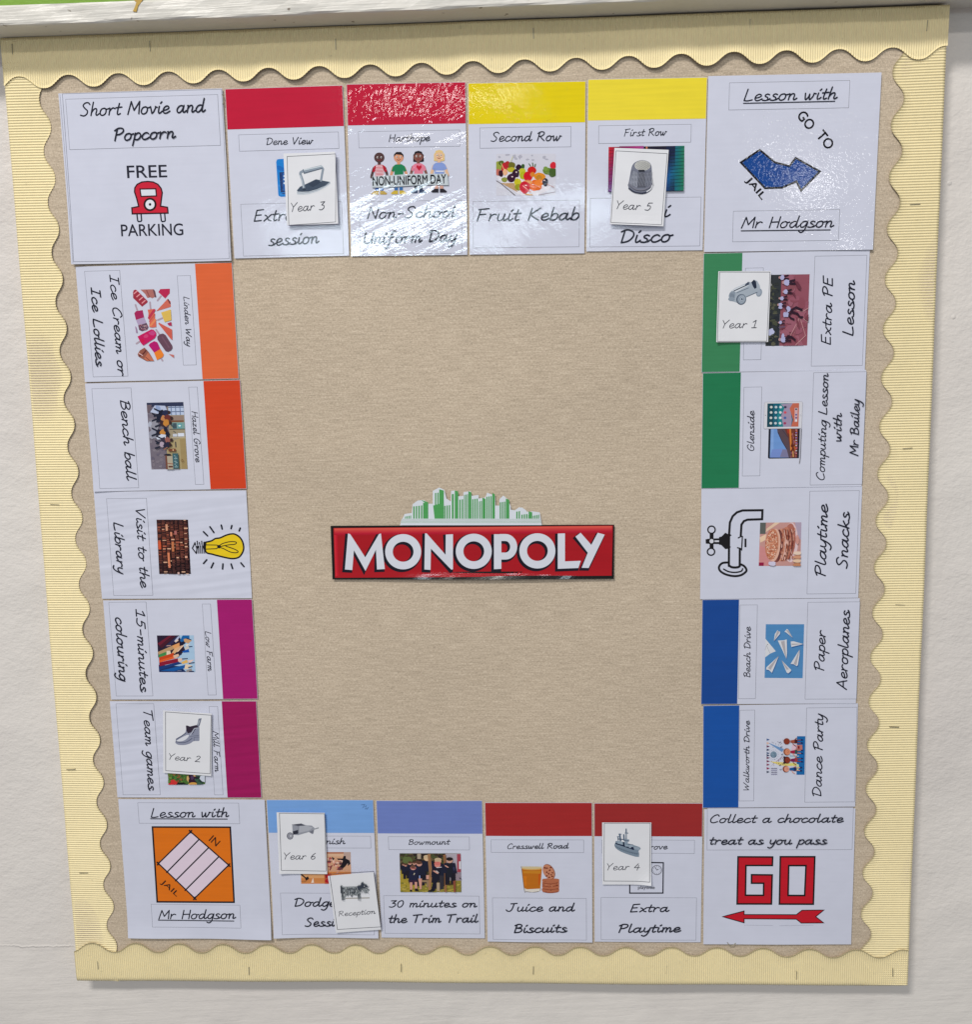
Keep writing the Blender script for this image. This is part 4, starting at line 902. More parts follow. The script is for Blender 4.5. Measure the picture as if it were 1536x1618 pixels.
s = Card('reward_sheet', [(595, 1264), (762.2, 1264.6), (765.8, 1480.9), (602.7, 1480.9)], .0012, LAM, 'lavender blue banded sheet with a photo of children at a wooden trim trail', 'sheet', GA)
s.band((112, 130, 194), 't')
s.boxed('title_box', c8, (845, 339), (1378, 426), [('Bowmount', (980, 391), (1251, 388), 36)])
k = s.part('picture', zTrim).quad((88, 113), (1437, 113), (1452, 962), (108, 962))
k.rect(0, 0, 100, 100, (110, 104, 66), 8, 6); k.rect(0, 0, 76, 42, (74, 62, 52)); 
for i in range(150): k.blob(random.uniform(0, 76), random.uniform(0, 36), random.uniform(2, 5), random.uniform(2, 5), random.choice(((70, 58, 48), (88, 78, 56), (60, 66, 46), (104, 92, 66), (54, 44, 44), (80, 88, 56))))
k.blob(12, 18, 8, 11, (98, 110, 66), 12, .2); k.rect(29, 0, 35, 14, (176, 160, 140)); k.rect(75, 0, 100, 72, (176, 168, 178), 3, 6); k.rect(88, 44, 100, 72, (150, 134, 144)); k.rect(94, 1, 100, 48, (164, 70, 84)); k.rect(97, 20, 100, 40, (216, 210, 216)); k.rect(0, 44, 30, 100, (166, 146, 58), 4, 5); k.rect(28, 70, 100, 100, (140, 130, 60), 6, 3)
for i in range(120): k.blob(random.uniform(0, 100), random.uniform(76, 100), random.uniform(1, 4), random.uniform(1, 2), random.choice(((176, 156, 64), (150, 136, 56), (126, 122, 56), (186, 166, 84))))
NV = (36, 38, 56); SK = (206, 152, 136)
def kid(x, y, h, sk=SK, hair=(96, 66, 54), top=NV, leg=(36, 34, 44)):
    k.poly([(x - h * .13, y + h * .16), (x + h * .13, y + h * .16), (x + h * .17, y + h * .55), (x - h * .16, y + h * .55)], top); k.rect(x - h * .12, y + h * .54, x - h * .01, y + h, leg); k.rect(x + h * .02, y + h * .54, x + h * .13, y + h * .97, leg); k.ell(x, y + h * .06, h * .075, h * .105, sk); k.ell(x, y + h * .01, h * .08, h * .07, hair)
for a in ((6, 26, 26), (10, 27, 38), (13, 28, 28), (17, 22, 40), (30, 20, 50), (24, 22, 40)): kid(*a)
k.poly([(35, 45), (41, 45), (42, 66), (30, 66), (28, 70), (26, 68)], (150, 170, 220))
kid(45, 7, 70, (222, 186, 150), (206, 182, 146)); k.rect(43, 55, 48, 66, SK); kid(32, 22, 62); k.poly([(30, 64), (36, 64), (35, 92), (32, 92)], SK)
k.poly([(17, 36), (27, 30), (31, 40), (28, 68), (14, 70), (15, 52)], (38, 40, 64)); k.poly([(13, 69), (28, 68), (24, 80), (16, 80)], (60, 40, 60)); k.rect(16, 74, 20, 93, SK); k.rect(24, 73, 28, 90, SK); k.ell(22, 36, 4.6, 6, SK); k.ell(22, 33, 4.4, 4, (110, 76, 64)); k.line([(19, 37), (26, 38)], 2.4, (150, 70, 76)); k.rect(16, 93, 19, 98, (34, 32, 36)); k.poly([(24, 90), (28, 90), (31, 97), (24, 97)], (34, 32, 36)); k.line([(24, 50), (23, 54)], 1.6, (206, 196, 170))
k.poly([(36, 68), (48, 68), (48, 74), (46, 86), (43, 86), (44, 74), (36, 73)], (150, 124, 96)); k.poly([(46, 1), (51, 0), (53, 50), (50, 94), (46, 94), (48, 50)], (162, 120, 84)); k.line([(49.5, 5), (50, 60)], .9, (120, 82, 58))
kid(63, 14, 72, (216, 160, 136), (196, 172, 140)); kid(62, 24, 66, (214, 140, 126), (206, 116, 110), (34, 38, 56)); k.poly([(54, 36), (68, 34), (66, 58), (62, 72), (56, 97), (50, 97), (54, 74), (53, 52)], (34, 34, 48)); k.rect(65, 56, 71, 92, (54, 52, 60)); k.line([(56, 44), (62, 50)], 3, SK); k.line([(60, 44), (63, 48)], 2.4, (190, 180, 180)); k.line([(61, 35), (68, 34)], 2, (206, 200, 206)); k.poly([(46, 95), (54, 92), (54, 98), (45, 99)], (30, 30, 36))
k.poly([(71.5, 2), (76, 1), (77, 40), (76, 99), (72.5, 99), (73, 40)], (150, 106, 72)); k.line([(74, 6), (74.5, 80)], .8, (110, 74, 52)); kid(82, 12, 68, (206, 160, 140), (40, 34, 36)); k.poly([(77, 26), (86, 24), (87, 44), (84, 60), (77, 60)], (36, 38, 48)); k.line([(75, 30), (79, 34)], 2.6, SK)
k.line([(78, 79), (90, 77)], 3, (60, 46, 40)); k.poly([(87, 70), (91, 68), (91, 99), (88, 99)], (140, 78, 60)); k.rect(60, 74, 65, 96, (176, 156, 130)); k.blob(89, 38, 1.6, 5, (56, 60, 90)); k.line([(98, 62), (100, 64)], 2, (50, 50, 60)); s.done()
s.boxed('caption_box', c8, (814, 726), (1446, 977), [('30 minutes on', (852, 802), (1426, 800), 50), ('the Trim Trail', (852, 902), (1434, 898), 56)], wt=.21)

s = Card('reward_sheet', [(766.4, 1267), (936.2, 1267.7), (935.5, 1486.9), (770.5, 1486.9)], .0014, LAM, 'brick red banded sheet with a glass of juice and stacked biscuits', 'sheet', GA, {'b': .001})
s.band((164, 46, 46), 't')
s.boxed('title_box', c9, (108, 359), (716, 444), [('Cresswell Road', (218, 418), (616, 414), 36)], wt=.21)
k = s.part('picture', zJuice)
k.poly([(160, 255), (800, 265), (755, 1000), (280, 1005)], (206, 196, 176)); k.poly([(175, 330), (795, 335), (745, 930), (640, 965), (380, 968), (260, 920)], (190, 110, 28)); k.poly([(220, 400), (760, 390), (745, 480), (230, 470)], (200, 130, 40)); k.poly([(240, 560), (330, 560), (330, 860), (270, 850)], (206, 118, 30)); k.poly([(690, 500), (760, 480), (725, 800), (690, 830)], (196, 90, 22)); k.ell(490, 330, 305, 42, (212, 166, 96)); k.ell(490, 300, 300, 34, (206, 190, 150))
k.line([(165, 285), (180, 330), (265, 990), (330, 1030), (560, 1045), (720, 1010), (755, 930)], 14, (110, 96, 76), smooth=True); k.poly([(270, 960), (745, 935), (730, 1010), (500, 1045), (290, 1010)], (222, 216, 206))
CK, DK = (178, 106, 76), (110, 48, 36)
for y in (975, 880, 790, 700):
    k.poly(smooth_path([(790 + (y % 3) * 14, y), (830, y - 60), (1050, y - 78), (1290, y - 60), (1320, y), (1280, y + 70), (1050, y + 100), (850, y + 70), (790 + (y % 3) * 14, y)], 4), CK); k.line([(830, y + 62), (1050, y + 90), (1280, y + 55)], 16, (126, 58, 42), smooth=True)
for i in range(16): k.blob(random.uniform(830, 1280), random.uniform(690, 1030), 20, 12, random.choice((DK, (150, 82, 58), (200, 134, 100))))
k.ell(1010, 420, 165, 250, (150, 92, 70), -.5); k.ell(995, 425, 155, 235, (196, 132, 102), -.5)
for p in ((945, 310), (1035, 375), (950, 430), (1000, 480), (1120, 450), (1110, 560), (1015, 590), (1060, 300), (935, 550), (880, 300), (1080, 510)): k.blob(p[0], p[1], 30, 24, DK, 9, .4)
s.done()
s.boxed('caption_box', c9, (117, 741), (734, 1016), [('Juice and', (208, 830), (656, 827), 56), ('Biscuits', (262, 967), (606, 963), 58)], wt=.22)

s = Card('reward_sheet', [(939.6, 1268.2), (1110.2, 1268.2), (1107.7, 1487.7), (939.1, 1486.9)], .0012, LAM, 'brick red banded sheet with a black framed clock picture under the ship card', 'sheet', GA)
s.band((156, 48, 48), 't')
s.boxed('title_box', c9, (835, 361), (1442, 449), [('Grove', (1112, 424), (1266, 420), 38)], wt=.21)
k = s.part('picture', zShip)
k.line([(630, 900), (1288, 908), (1280, 1504), (626, 1504)], 24, (36, 38, 50), closed=True); k.ring(1160, 1052, 96, 92, 9, (52, 54, 64)); 
for i in range(12): k.ell(1160 + 76 * math.cos(i * .5236), 1052 + 73 * math.sin(i * .5236), 6, 6, (60, 62, 70))
k.line([(1190, 1036), (1160, 1052), (1122, 990)], 10, (52, 54, 64)); k.poly([(1035, 1150), (1052, 1200), (1035, 1225)], K_); s.done()
k = s.part('lettering', zShip); k.sans('playtime', (790, 1424), (1120, 1424), 70, (30, 32, 40), .008); s.done()
s.boxed('caption_box', c9, (830, 738), (1453, 1018), [('Extra', (1024, 833), (1276, 830), 56), ('Playtime', (948, 966), (1352, 962), 58)], wt=.22)

# ---- GO
s = Card('corner_sheet', [(1112.7, 1277), (1351.3, 1277), (1345, 1490.7), (1111.6, 1490.2)], .0018, LAM, 'square white sheet with big red letters GO above a red arrow', 'sheet', GC, {'b': .0008})
s.boxed('title_box', c10, (120, 114), (1096, 393), [('Collect a chocolate', (142, 212), (1036, 208), 58), ('treat as you pass', (137, 356), (924, 353), 58)], wt=.21)
RD = (196, 14, 46)
k = s.part('lettering', c10)
G = [(327, 442), (560, 443), (558, 500), (380, 500), (377, 702), (499, 702), (500, 620), (418, 620), (418, 563), (557, 564), (552, 760), (321, 760)]
k.poly(G, RD); k.line(G, 11, (28, 14, 22), closed=True)
for p in (((612, 441), (844, 441), (785, 500), (668, 500)), ((844, 441), (834, 760), (776, 702), (785, 500)), ((834, 760), (606, 760), (664, 702), (776, 702)), ((606, 760), (612, 441), (668, 500), (664, 702))): k.poly(p, RD)
k.line([(612, 441), (844, 441), (834, 760), (606, 760)], 11, (28, 14, 22), closed=True); k.line([(668, 500), (785, 500), (776, 702), (664, 702)], 11, (28, 14, 22), closed=True); s.done()
k = s.part('arrow', c10)
A_ = [(222, 846), (368, 808), (368, 832), (720, 832), (758, 802), (906, 800), (850, 845), (905, 887), (753, 888), (720, 862), (368, 860), (368, 887)]
k.poly(A_, RD); k.line(A_, 6, (40, 14, 26), closed=True); k.line([(368, 902), (560, 905)], 2, (176, 176, 190)); k.line([(605, 906), (835, 902)], 2, (176, 176, 190)); s.done()

# ---- right column
s = Card('reward_sheet', [(1111.8, 399.8), (1374.3, 396), (1366.4, 584), (1108.5, 588.9)], .0014, LAM, 'green banded sheet with a photo of children running on a red court', 'sheet', GA)
s.band((62, 132, 90), 'l')
s.boxed('title_box', c11, (358, 177), (456, 761), [])
k = s.part('picture', zCar).quad((838, 138), (1487, 128), (1447, 1208), (815, 1217))
k.rect(0, 0, 100, 100, (146, 84, 98), 6, 8); k.rect(0, 0, 34, 100, (54, 58, 62), 3, 8); k.rect(26, 55, 34, 100, (48, 52, 60)); k.rect(32.5, 55, 33.5, 100, (130, 120, 124))
for i in range(110): k.blob(random.uniform(0, 26), random.uniform(8, 98), random.uniform(2, 6), random.uniform(1, 3), random.choice(((62, 66, 60), (76, 80, 66), (44, 48, 54), (92, 92, 76), (52, 56, 56))))
k.blob(12, 80, 8, 5, (186, 190, 222)); k.blob(9, 14, 3, 2, (160, 160, 160))
for i in range(40): k.blob(random.uniform(40, 100), random.uniform(0, 100), random.uniform(5, 12), random.uniform(3, 8), random.choice(((150, 88, 104), (140, 78, 92), (156, 96, 112), (136, 80, 90))))
LN = (206, 160, 160)
for a, b in (((80, 60), (57, 88)), ((80, 60), (95, 86)), ((95, 86), (72, 99)), ((86, 52), (100, 47)), ((84, 60), (100, 67)), ((72, 50), (86, 52))): k.line([a, b], .9, LN)
k.line([(66, 86), (80, 62)], .6, (176, 120, 126))
SH = (176, 176, 214); LG = (52, 34, 48)
def runner(x, y, q=1.0, d=1):
    k.ell(x - 8 * q, y, 3.4 * q, 2.2 * q, (180, 140, 140)); k.blob(x, y, 7 * q, 4.2 * q, SH, 10, .15); k.line([(x + 6 * q, y - 1.5), (x + 17 * q, y - 3 * d)], 3 * q, LG); k.line([(x + 6 * q, y + 1.5), (x + 18 * q, y + 2 * d)], 3 * q, LG)
runner(36, 4, .8); runner(47, 11, 1.05); runner(45, 24, .75); runner(36, 33, .7); runner(33, 42, .7); k.blob(33, 46, 5, 2, SH)
k.poly([(64, 9), (72, 10), (80, 17), (79, 22), (73, 20)], (106, 56, 70)); k.poly([(58, 24), (66, 26), (69, 34), (64, 30)], (110, 60, 74))
k.blob(51, 49, 7, 4.4, SH); k.line([(58, 50), (70, 46), (84, 50)], 3.4, LG); k.line([(62, 53), (74, 55), (80, 60), (86, 60)], 3, LG); k.blob(47, 56, 7, 4, SH); k.line([(54, 56), (58, 54), (62, 52)], 3, LG); k.line([(53, 57), (58, 61), (66, 63)], 2.6, LG); k.line([(44, 46), (48, 51)], 2.4, (80, 56, 70))
k.poly([(70, 58), (76, 66), (80, 74), (78, 76), (72, 68)], (120, 66, 78)); k.poly([(90, 62), (100, 56), (100, 66)], (120, 66, 78)); runner(34, 67, .55); k.line([(30, 74), (44, 73)], 1.6, (96, 84, 110))
runner(41, 91, 1.0); k.line([(52, 86), (62, 88), (70, 92)], 3, LG); k.blob(40, 86, 4, 3, SH); s.done()
s.boxed('caption_box', c11, (802, 101), (1104, 798), [('Extra PE', (901, 664), (916, 225), 62), ('Lesson', (1044, 606), (1056, 258), 66)])

s = Card('reward_sheet', [(1111, 588.9), (1367.6, 584.7), (1362, 768), (1107.3, 771.8)], .0018, LAM, 'green banded sheet with a printed tablet and laptop', 'sheet', GA)
s.band((40, 122, 82), 'l')
s.boxed('title_box', c11, (348, 938), (449, 1503), [('Glenside', (411, 1342), (413, 1088), 42)])
k = s.part('picture', zPad)
k.poly([(222, 770), (945, 768), (925, 1455), (225, 1465), (203, 1440)], (36, 40, 54)); k.poly([(272, 775), (905, 770), (885, 1440), (248, 1440)], (112, 152, 210)); k.poly([(272, 775), (340, 775), (330, 1440), (248, 1440)], (130, 166, 220)); k.poly([(300, 1250), (560, 1230), (480, 1440), (250, 1440)], (120, 144, 206))
k.poly([(415, 770), (905, 770), (885, 1440), (690, 1440), (640, 1260), (520, 1060), (430, 860)], (92, 76, 84)); k.poly([(480, 1430), (545, 1250), (640, 1250), (690, 1440)], (126, 124, 158)); k.poly([(590, 770), (905, 770), (885, 1440), (760, 1440), (680, 1000)], (116, 62, 50)); k.poly([(700, 770), (740, 770), (760, 1280), (725, 1280)], (214, 132, 62)); k.poly([(650, 775), (700, 775), (705, 900), (660, 860)], (176, 62, 44)); k.line([(440, 850), (520, 1040), (640, 1240)], 16, (60, 52, 66)); k.line([(540, 800), (680, 980)], 14, (70, 60, 76))
for i in range(50): k.blob(random.uniform(740, 880), random.uniform(780, 1430), 16, 30, random.choice(((130, 66, 40), (96, 44, 36), (176, 96, 50), (150, 90, 100))))
for i in range(10): k.ell(860, 800 + i * 60, 18, 16, random.choice(((206, 130, 140), (190, 190, 200), (200, 90, 110), (150, 120, 190))))
k.line([(785, 1300), (790, 1420)], 20, (226, 170, 110)); k.poly([(945, 770), (990, 768), (965, 1440), (945, 1590), (915, 1580), (935, 1440)], (186, 186, 196)); k.line([(985, 775), (958, 1440), (940, 1570)], 14, (96, 96, 106))
k.poly([(120, 170), (150, 150), (985, 138), (1008, 165), (985, 745), (960, 762), (120, 772), (102, 745)], (212, 212, 220)); k.line([(120, 170), (150, 150), (985, 138), (1008, 165), (985, 745), (960, 762), (120, 772), (102, 745)], 6, (160, 160, 170), closed=True)
k.poly([(192, 185), (928, 175), (912, 720), (180, 732)], (24, 96, 116)); k.poly([(192, 185), (330, 183), (320, 728), (180, 732)], (22, 74, 88)); k.poly([(480, 180), (560, 180), (590, 280), (500, 450), (560, 725), (440, 728), (420, 450)], (40, 130, 140)); k.poly([(500, 200), (790, 178), (720, 300), (760, 560), (740, 722), (560, 725), (510, 470), (590, 280)], (160, 146, 172)); k.poly([(780, 178), (928, 175), (912, 720), (740, 722), (790, 560), (705, 300)], (196, 106, 84))
for j, y in enumerate((268, 392, 517, 642)):
    for i, x in enumerate((280, 390, 497, 607)): k.ell(x - j * 4, y, 32, 30, ((206, 210, 206), (196, 206, 212), (216, 222, 226), ((70, 60, 90), (206, 80, 96), (70, 100, 160), (160, 60, 96))[j])[i], n=12); 
k.poly([(825, 285), (895, 285), (885, 610), (820, 612)], (206, 180, 186))
for y, c in ((318, (70, 60, 80)), (380, (210, 160, 170)), (445, (90, 80, 140)), (515, (110, 70, 130)), (580, (230, 226, 226))): k.ell(858, y, 22, 24, c, n=10)
k.ell(145, 458, 10, 10, (120, 120, 130)); k.ring(960, 455, 16, 16, 4, (176, 176, 184)); s.done()
s.boxed('caption_box', c11, (793, 845), (1103, 1558), [('Computing Lesson', (861, 1529), (886, 850), 52), ('with', (968, 1280), (971, 1104), 52), ('Mr Bailey', (1076, 1374), (1085, 1014), 54)])

s = Card('reward_sheet', [(1108.3, 771.4), (1362, 768.7), (1356.3, 944), (1106.5, 946.3)], .0014, LAM, 'white sheet with a large black tap drawing beside a snack photo', 'sheet', GA)
k = s.part('drawing', zTap)
TB = (34, 33, 36)
k.line([(425, 850), (428, 400), (440, 230), (480, 140), (540, 85), (620, 58), (905, 55), (900, 183), (690, 190), (640, 210), (605, 260), (595, 420)], 32, TB); k.line([(582, 610), (580, 850)], 32, TB); k.line([(560, 450), (595, 430), (618, 430), (608, 620), (590, 600), (548, 590)], 18, TB)
k.rect(648, 460, 676, 582, TB); k.ring(177, 333, 52, 52, 20, TB); k.ring(170, 647, 52, 50, 20, TB); k.rect(150, 385, 206, 600, TB); k.poly([(92, 470), (145, 460), (300, 455), (300, 538), (145, 535), (95, 530)], TB); k.ell(178, 496, 30, 30, (212, 214, 224)); k.rect(222, 485, 298, 508, (212, 214, 224))
k.poly([(285, 437), (320, 430), (375, 375), (420, 400), (445, 395), (465, 415), (442, 425), (442, 570), (455, 578), (430, 600), (375, 610), (315, 550), (283, 545)], TB)
k.line([(425, 840), (460, 865), (510, 872), (560, 866), (582, 850)], 32, TB, smooth=True); k.line([(405, 800), (330, 810), (285, 860), (300, 920), (380, 970), (500, 995), (600, 980), (670, 930), (672, 890), (640, 850), (600, 828)], 30, TB, smooth=True); k.line([(350, 895), (420, 930), (510, 942), (600, 925), (622, 890)], 20, TB, smooth=True); s.done()
k = s.part('picture', zTap).quad((872, 232), (1462, 228), (1445, 848), (852, 850))
k.rect(0, 0, 100, 100, (196, 148, 142), 6, 6); k.rect(0, 0, 14, 26, (96, 100, 96)); k.poly([(16, 14), (36, 0), (48, 0), (14, 22)], (226, 196, 170)); k.poly([(0, 34), (16, 26), (14, 40), (2, 46)], (232, 200, 170)); k.poly([(84, 0), (100, 0), (100, 40), (92, 34)], (176, 160, 180)); k.poly([(0, 52), (18, 60), (26, 100), (0, 100)], (206, 140, 140)); k.rect(0, 92, 12, 100, (150, 36, 70)); k.ell(76, 46, 17, 46, (222, 196, 200)); 
for x, y, a, b, c in ((72, 44, 15, 42, (176, 110, 96)), (62, 50, 14, 40, (196, 128, 106)), (57, 52, 13, 38, (150, 84, 66)), (50, 52, 14, 38, (206, 146, 122)), (44, 54, 14, 38, (130, 76, 70)), (36, 52, 15, 38, (222, 176, 156)), (30, 50, 16, 36, (196, 128, 100))): k.ell(x, y, a, b, c, .06)
for i in range(200):
    t = random.uniform(0, 6.28); q = math.sqrt(random.random()); k.blob(29 + 14 * q * math.cos(t), 50 + 33 * q * math.sin(t), 1.5, 1.8, random.choice(((228, 176, 146), (180, 100, 76), (216, 150, 120), (206, 130, 100), (236, 200, 180))), 6)
for i in range(60): k.blob(random.uniform(52, 84), random.uniform(14, 86), 1.4, 5, random.choice(((140, 70, 56), (206, 150, 130), (176, 104, 84), (226, 180, 166))), 6)
for x in (47, 58, 66, 74): k.line([(x, 16), (x + 5, 50), (x - 2, 86)], 1.4, random.choice(((96, 54, 56), (228, 190, 180))), smooth=True)
for i in range(4): k.ell(92, 70 + i * 9, 11, 4, ((232, 206, 186), (206, 150, 120), (230, 196, 166), (196, 136, 100))[i]); 
k.blob(30, 94, 10, 5, (206, 200, 222)); k.blob(90, 40, 4, 10, (206, 150, 140)); s.done()
s.boxed('caption_box', c12, (832, 71), (1148, 776), [('Playtime', (938, 654), (955, 160), 70), ('Snacks', (1088, 602), (1106, 214), 72)])

s = Card('reward_sheet', [(1109, 946.3), (1358.6, 945.2), (1351.8, 1110.5), (1108.3, 1112)], .0018, LAM, 'blue banded sheet with white paper aeroplanes on a blue picture', 'sheet', GA)
s.band((6, 74, 148), 'l')
s.boxed('title_box', c12, (350, 857), (455, 1503), [('Beach Drive', (418, 1354), (421, 1006), 42)])
k = s.part('picture', zPlane)
q = k.quad((170, 100), (1150, 100), (1112, 1478), (138, 1470)); q.rect(0, 0, 100, 100, (82, 138, 190), 8, 10)
PW, PS = (214, 216, 222), (176, 172, 178)
def plane(pts, fold, tip):
    k.poly([(x + 14, y + 26) for x, y in pts], (52, 100, 158)); k.poly(pts, PW); k.poly([fold[0], tip, fold[1]], PS)
    k.line([fold[0], tip], 7, (150, 140, 140))
k.poly([(160, 470), (425, 790), (280, 850), (152, 945)], PW); k.line([(185, 640), (275, 840)], 8, (140, 140, 156)); k.line([(185, 640), (150, 760)], 6, (150, 150, 166)); k.ell(212, 620, 10, 12, (90, 92, 110))
plane([(470, 250), (400, 350), (375, 530), (530, 350), (535, 290), (490, 280)], ((470, 270), (520, 300)), (380, 525))
plane([(645, 290), (710, 220), (740, 240), (860, 450), (690, 310)], ((690, 250), (740, 250)), (855, 445))
plane([(475, 515), (620, 510), (705, 485), (712, 840), (695, 980)], ((560, 540), (650, 520)), (690, 960))
plane([(805, 540), (880, 535), (1135, 605), (820, 680)], ((830, 600), (830, 630)), (1125, 605))
plane([(1035, 740), (1030, 900), (990, 1140), (960, 1172), (880, 1120), (800, 1115)], ((890, 1110), (950, 1150)), (1035, 745))
plane([(500, 910), (400, 1160), (325, 1340), (250, 1270), (175, 1255), (185, 1195)], ((230, 1220), (290, 1270)), (498, 915))
plane([(570, 1015), (820, 1270), (800, 1305), (740, 1355), (700, 1330)], ((710, 1260), (760, 1250)), (572, 1018))
s.done()
s.boxed('caption_box', c12, (818, 838), (1153, 1505), [('Paper', (928, 1307), (940, 1032), 64), ('Aeroplanes', (1084, 1440), (1107, 892), 66)])

s = Card('reward_sheet', [(1110.8, 1113.2), (1354.8, 1111.8), (1352, 1274), (1110.8, 1275.3)], .0014, LAM, 'blue banded sheet with cartoon children dancing under bunting', 'sheet', GA)
s.band((6, 84, 164), 'l')
s.boxed('title_box', c13, (394, 159), (502, 868), [('Walkworth Drive', (464, 782), (469, 239), 40)])
k = s.part('picture', zDance)
k.poly([(1125, 165), (1392, 165), (1365, 1412), (1105, 1412)], (26, 104, 168)); k.poly([(1190, 720), (1320, 700), (1330, 1000), (1200, 1010)], (16, 110, 180))
k.poly([(125, 340), (260, 400), (700, 580), (640, 680), (250, 420)], (112, 150, 196)); k.poly([(240, 1165), (660, 790), (640, 860), (260, 1150)], (176, 156, 176)); k.poly([(240, 980), (690, 1010), (950, 1060), (940, 1130), (560, 1110)], (222, 204, 120)); k.poly([(900, 1020), (1110, 1040), (1110, 1130), (920, 1120)], (216, 214, 120)); k.poly([(1110, 1060), (1180, 1080), (1190, 1200), (1150, 1280), (1110, 1240)], (196, 214, 170)); k.poly([(870, 760), (1000, 790), (1190, 790), (1180, 830), (900, 830)], (150, 180, 196)); k.poly([(960, 450), (1110, 420), (1120, 600), (940, 640)], (222, 190, 206))
k.ell(365, 760, 105, 105, (116, 140, 160))
for i in range(40):
    t = random.uniform(0, 6.28); r_2 = 100 * math.sqrt(random.random()); k.ell(365 + r_2 * math.cos(t), 760 + r_2 * math.sin(t), 10, 10, random.choice(((84, 108, 134), (150, 172, 190), (70, 90, 116))), n=6)
for y, c in ((275, (66, 96, 146)), (390, (226, 186, 166)), (495, (110, 56, 90)), (605, (40, 54, 90)), (712, (84, 104, 136)), (785, (56, 66, 100)), (865, (110, 44, 76)), (975, (120, 44, 74)), (1085, (140, 60, 86)), (1205, (146, 40, 80)), (1320, (76, 84, 104))): k.poly([(140, y - 40), (240, y), (140, y + 36)], c)
for i in range(30): 
    t = i * .42; k.ell(365 + 155 * math.cos(t), 760 + 155 * math.sin(t), 8, 8, (110, 116, 140), n=6)
for i in range(24): k.ell(random.uniform(300, 680), random.choice((random.uniform(220, 520), random.uniform(880, 1150))), 11, 11, random.choice(((110, 116, 130), (150, 130, 150), (90, 96, 110))), n=6)
for i in range(4):
    y = 1190 + i * 62; k.line([(280 + j * 28, y + (j % 2) * 30) for j in range(8)], 13, (120, 116, 150) if i % 2 else (96, 92, 120))
for p in ((560, 350), (610, 500), (570, 1090), (590, 1230), (640, 740), (660, 1040)): k.line([(p[0] - 20, p[1] + 20), (p[0] + 20, p[1] + 14), (p[0] + 24, p[1] - 20)], 12, (80, 84, 110)); k.ell(p[0] - 20, p[1] + 10, 14, 14, (80, 84, 110), n=8)
def dancer(hx, hy, r, sk, hair, top, bot):
    k.line([(hx + 210, hy - 10), (hx + 270, hy - 60), (hx + 320, hy - 110)], 22, sk); k.line([(hx + 180, hy + 20), (hx + 215, hy + 100), (hx + 290, hy + 150)], 22, sk)
    k.poly([(hx + 120, hy - 30), (hx + 260, hy - 55), (hx + 265, hy + 60), (hx + 120, hy + 40)], top); k.poly([(hx + 255, hy - 58), (hx + 345, hy - 60), (hx + 345, hy + 62), (hx + 255, hy + 60)], bot)
    for d in (-38, 40): k.line([(hx + 340, hy + d), (hx + 470, hy + d * 1.3)], 22, sk); k.ell(hx + 490, hy + d * 1.3, 36, 22, (20, 40, 90))
    k.ell(hx, hy, r, r, hair); k.ell(hx + 24, hy, r * .8, r * .85, sk)
    for d in (-28, 28): k.ell(hx + 20, hy + d, 8, 9, (70, 40, 36))
    k.line([(hx + 55, hy - 22), (hx + 66, hy), (hx + 55, hy + 22)], 8, (150, 50, 50), smooth=True)
dancer(785, 325, 102, (140, 62, 44), (126, 56, 42), (160, 84, 66), (70, 34, 40)); dancer(790, 660, 112, (214, 138, 106), (150, 84, 56), (160, 34, 66), (50, 84, 84)); dancer(790, 925, 112, (140, 60, 44), (60, 28, 38), (120, 30, 84), (160, 60, 60)); dancer(755, 1215, 104, (220, 156, 136), (136, 66, 44), (14, 88, 150), (24, 50, 96))
k.ell(705, 840, 32, 40, (60, 28, 38)); k.ell(705, 1010, 32, 36, (60, 28, 38)); k.poly([(1110, 435), (1285, 430), (1290, 590), (1110, 590)], (190, 120, 110)); k.poly([(1140, 470), (1200, 470), (1200, 560), (1140, 560)], (130, 20, 40)); k.line([(1080, 460), (1105, 580)], 14, (150, 130, 150)); s.done()
s.boxed('caption_box', c13, (917, 141), (1291, 875), [('Dance Party', (1030, 828), (1047, 186), 66)])

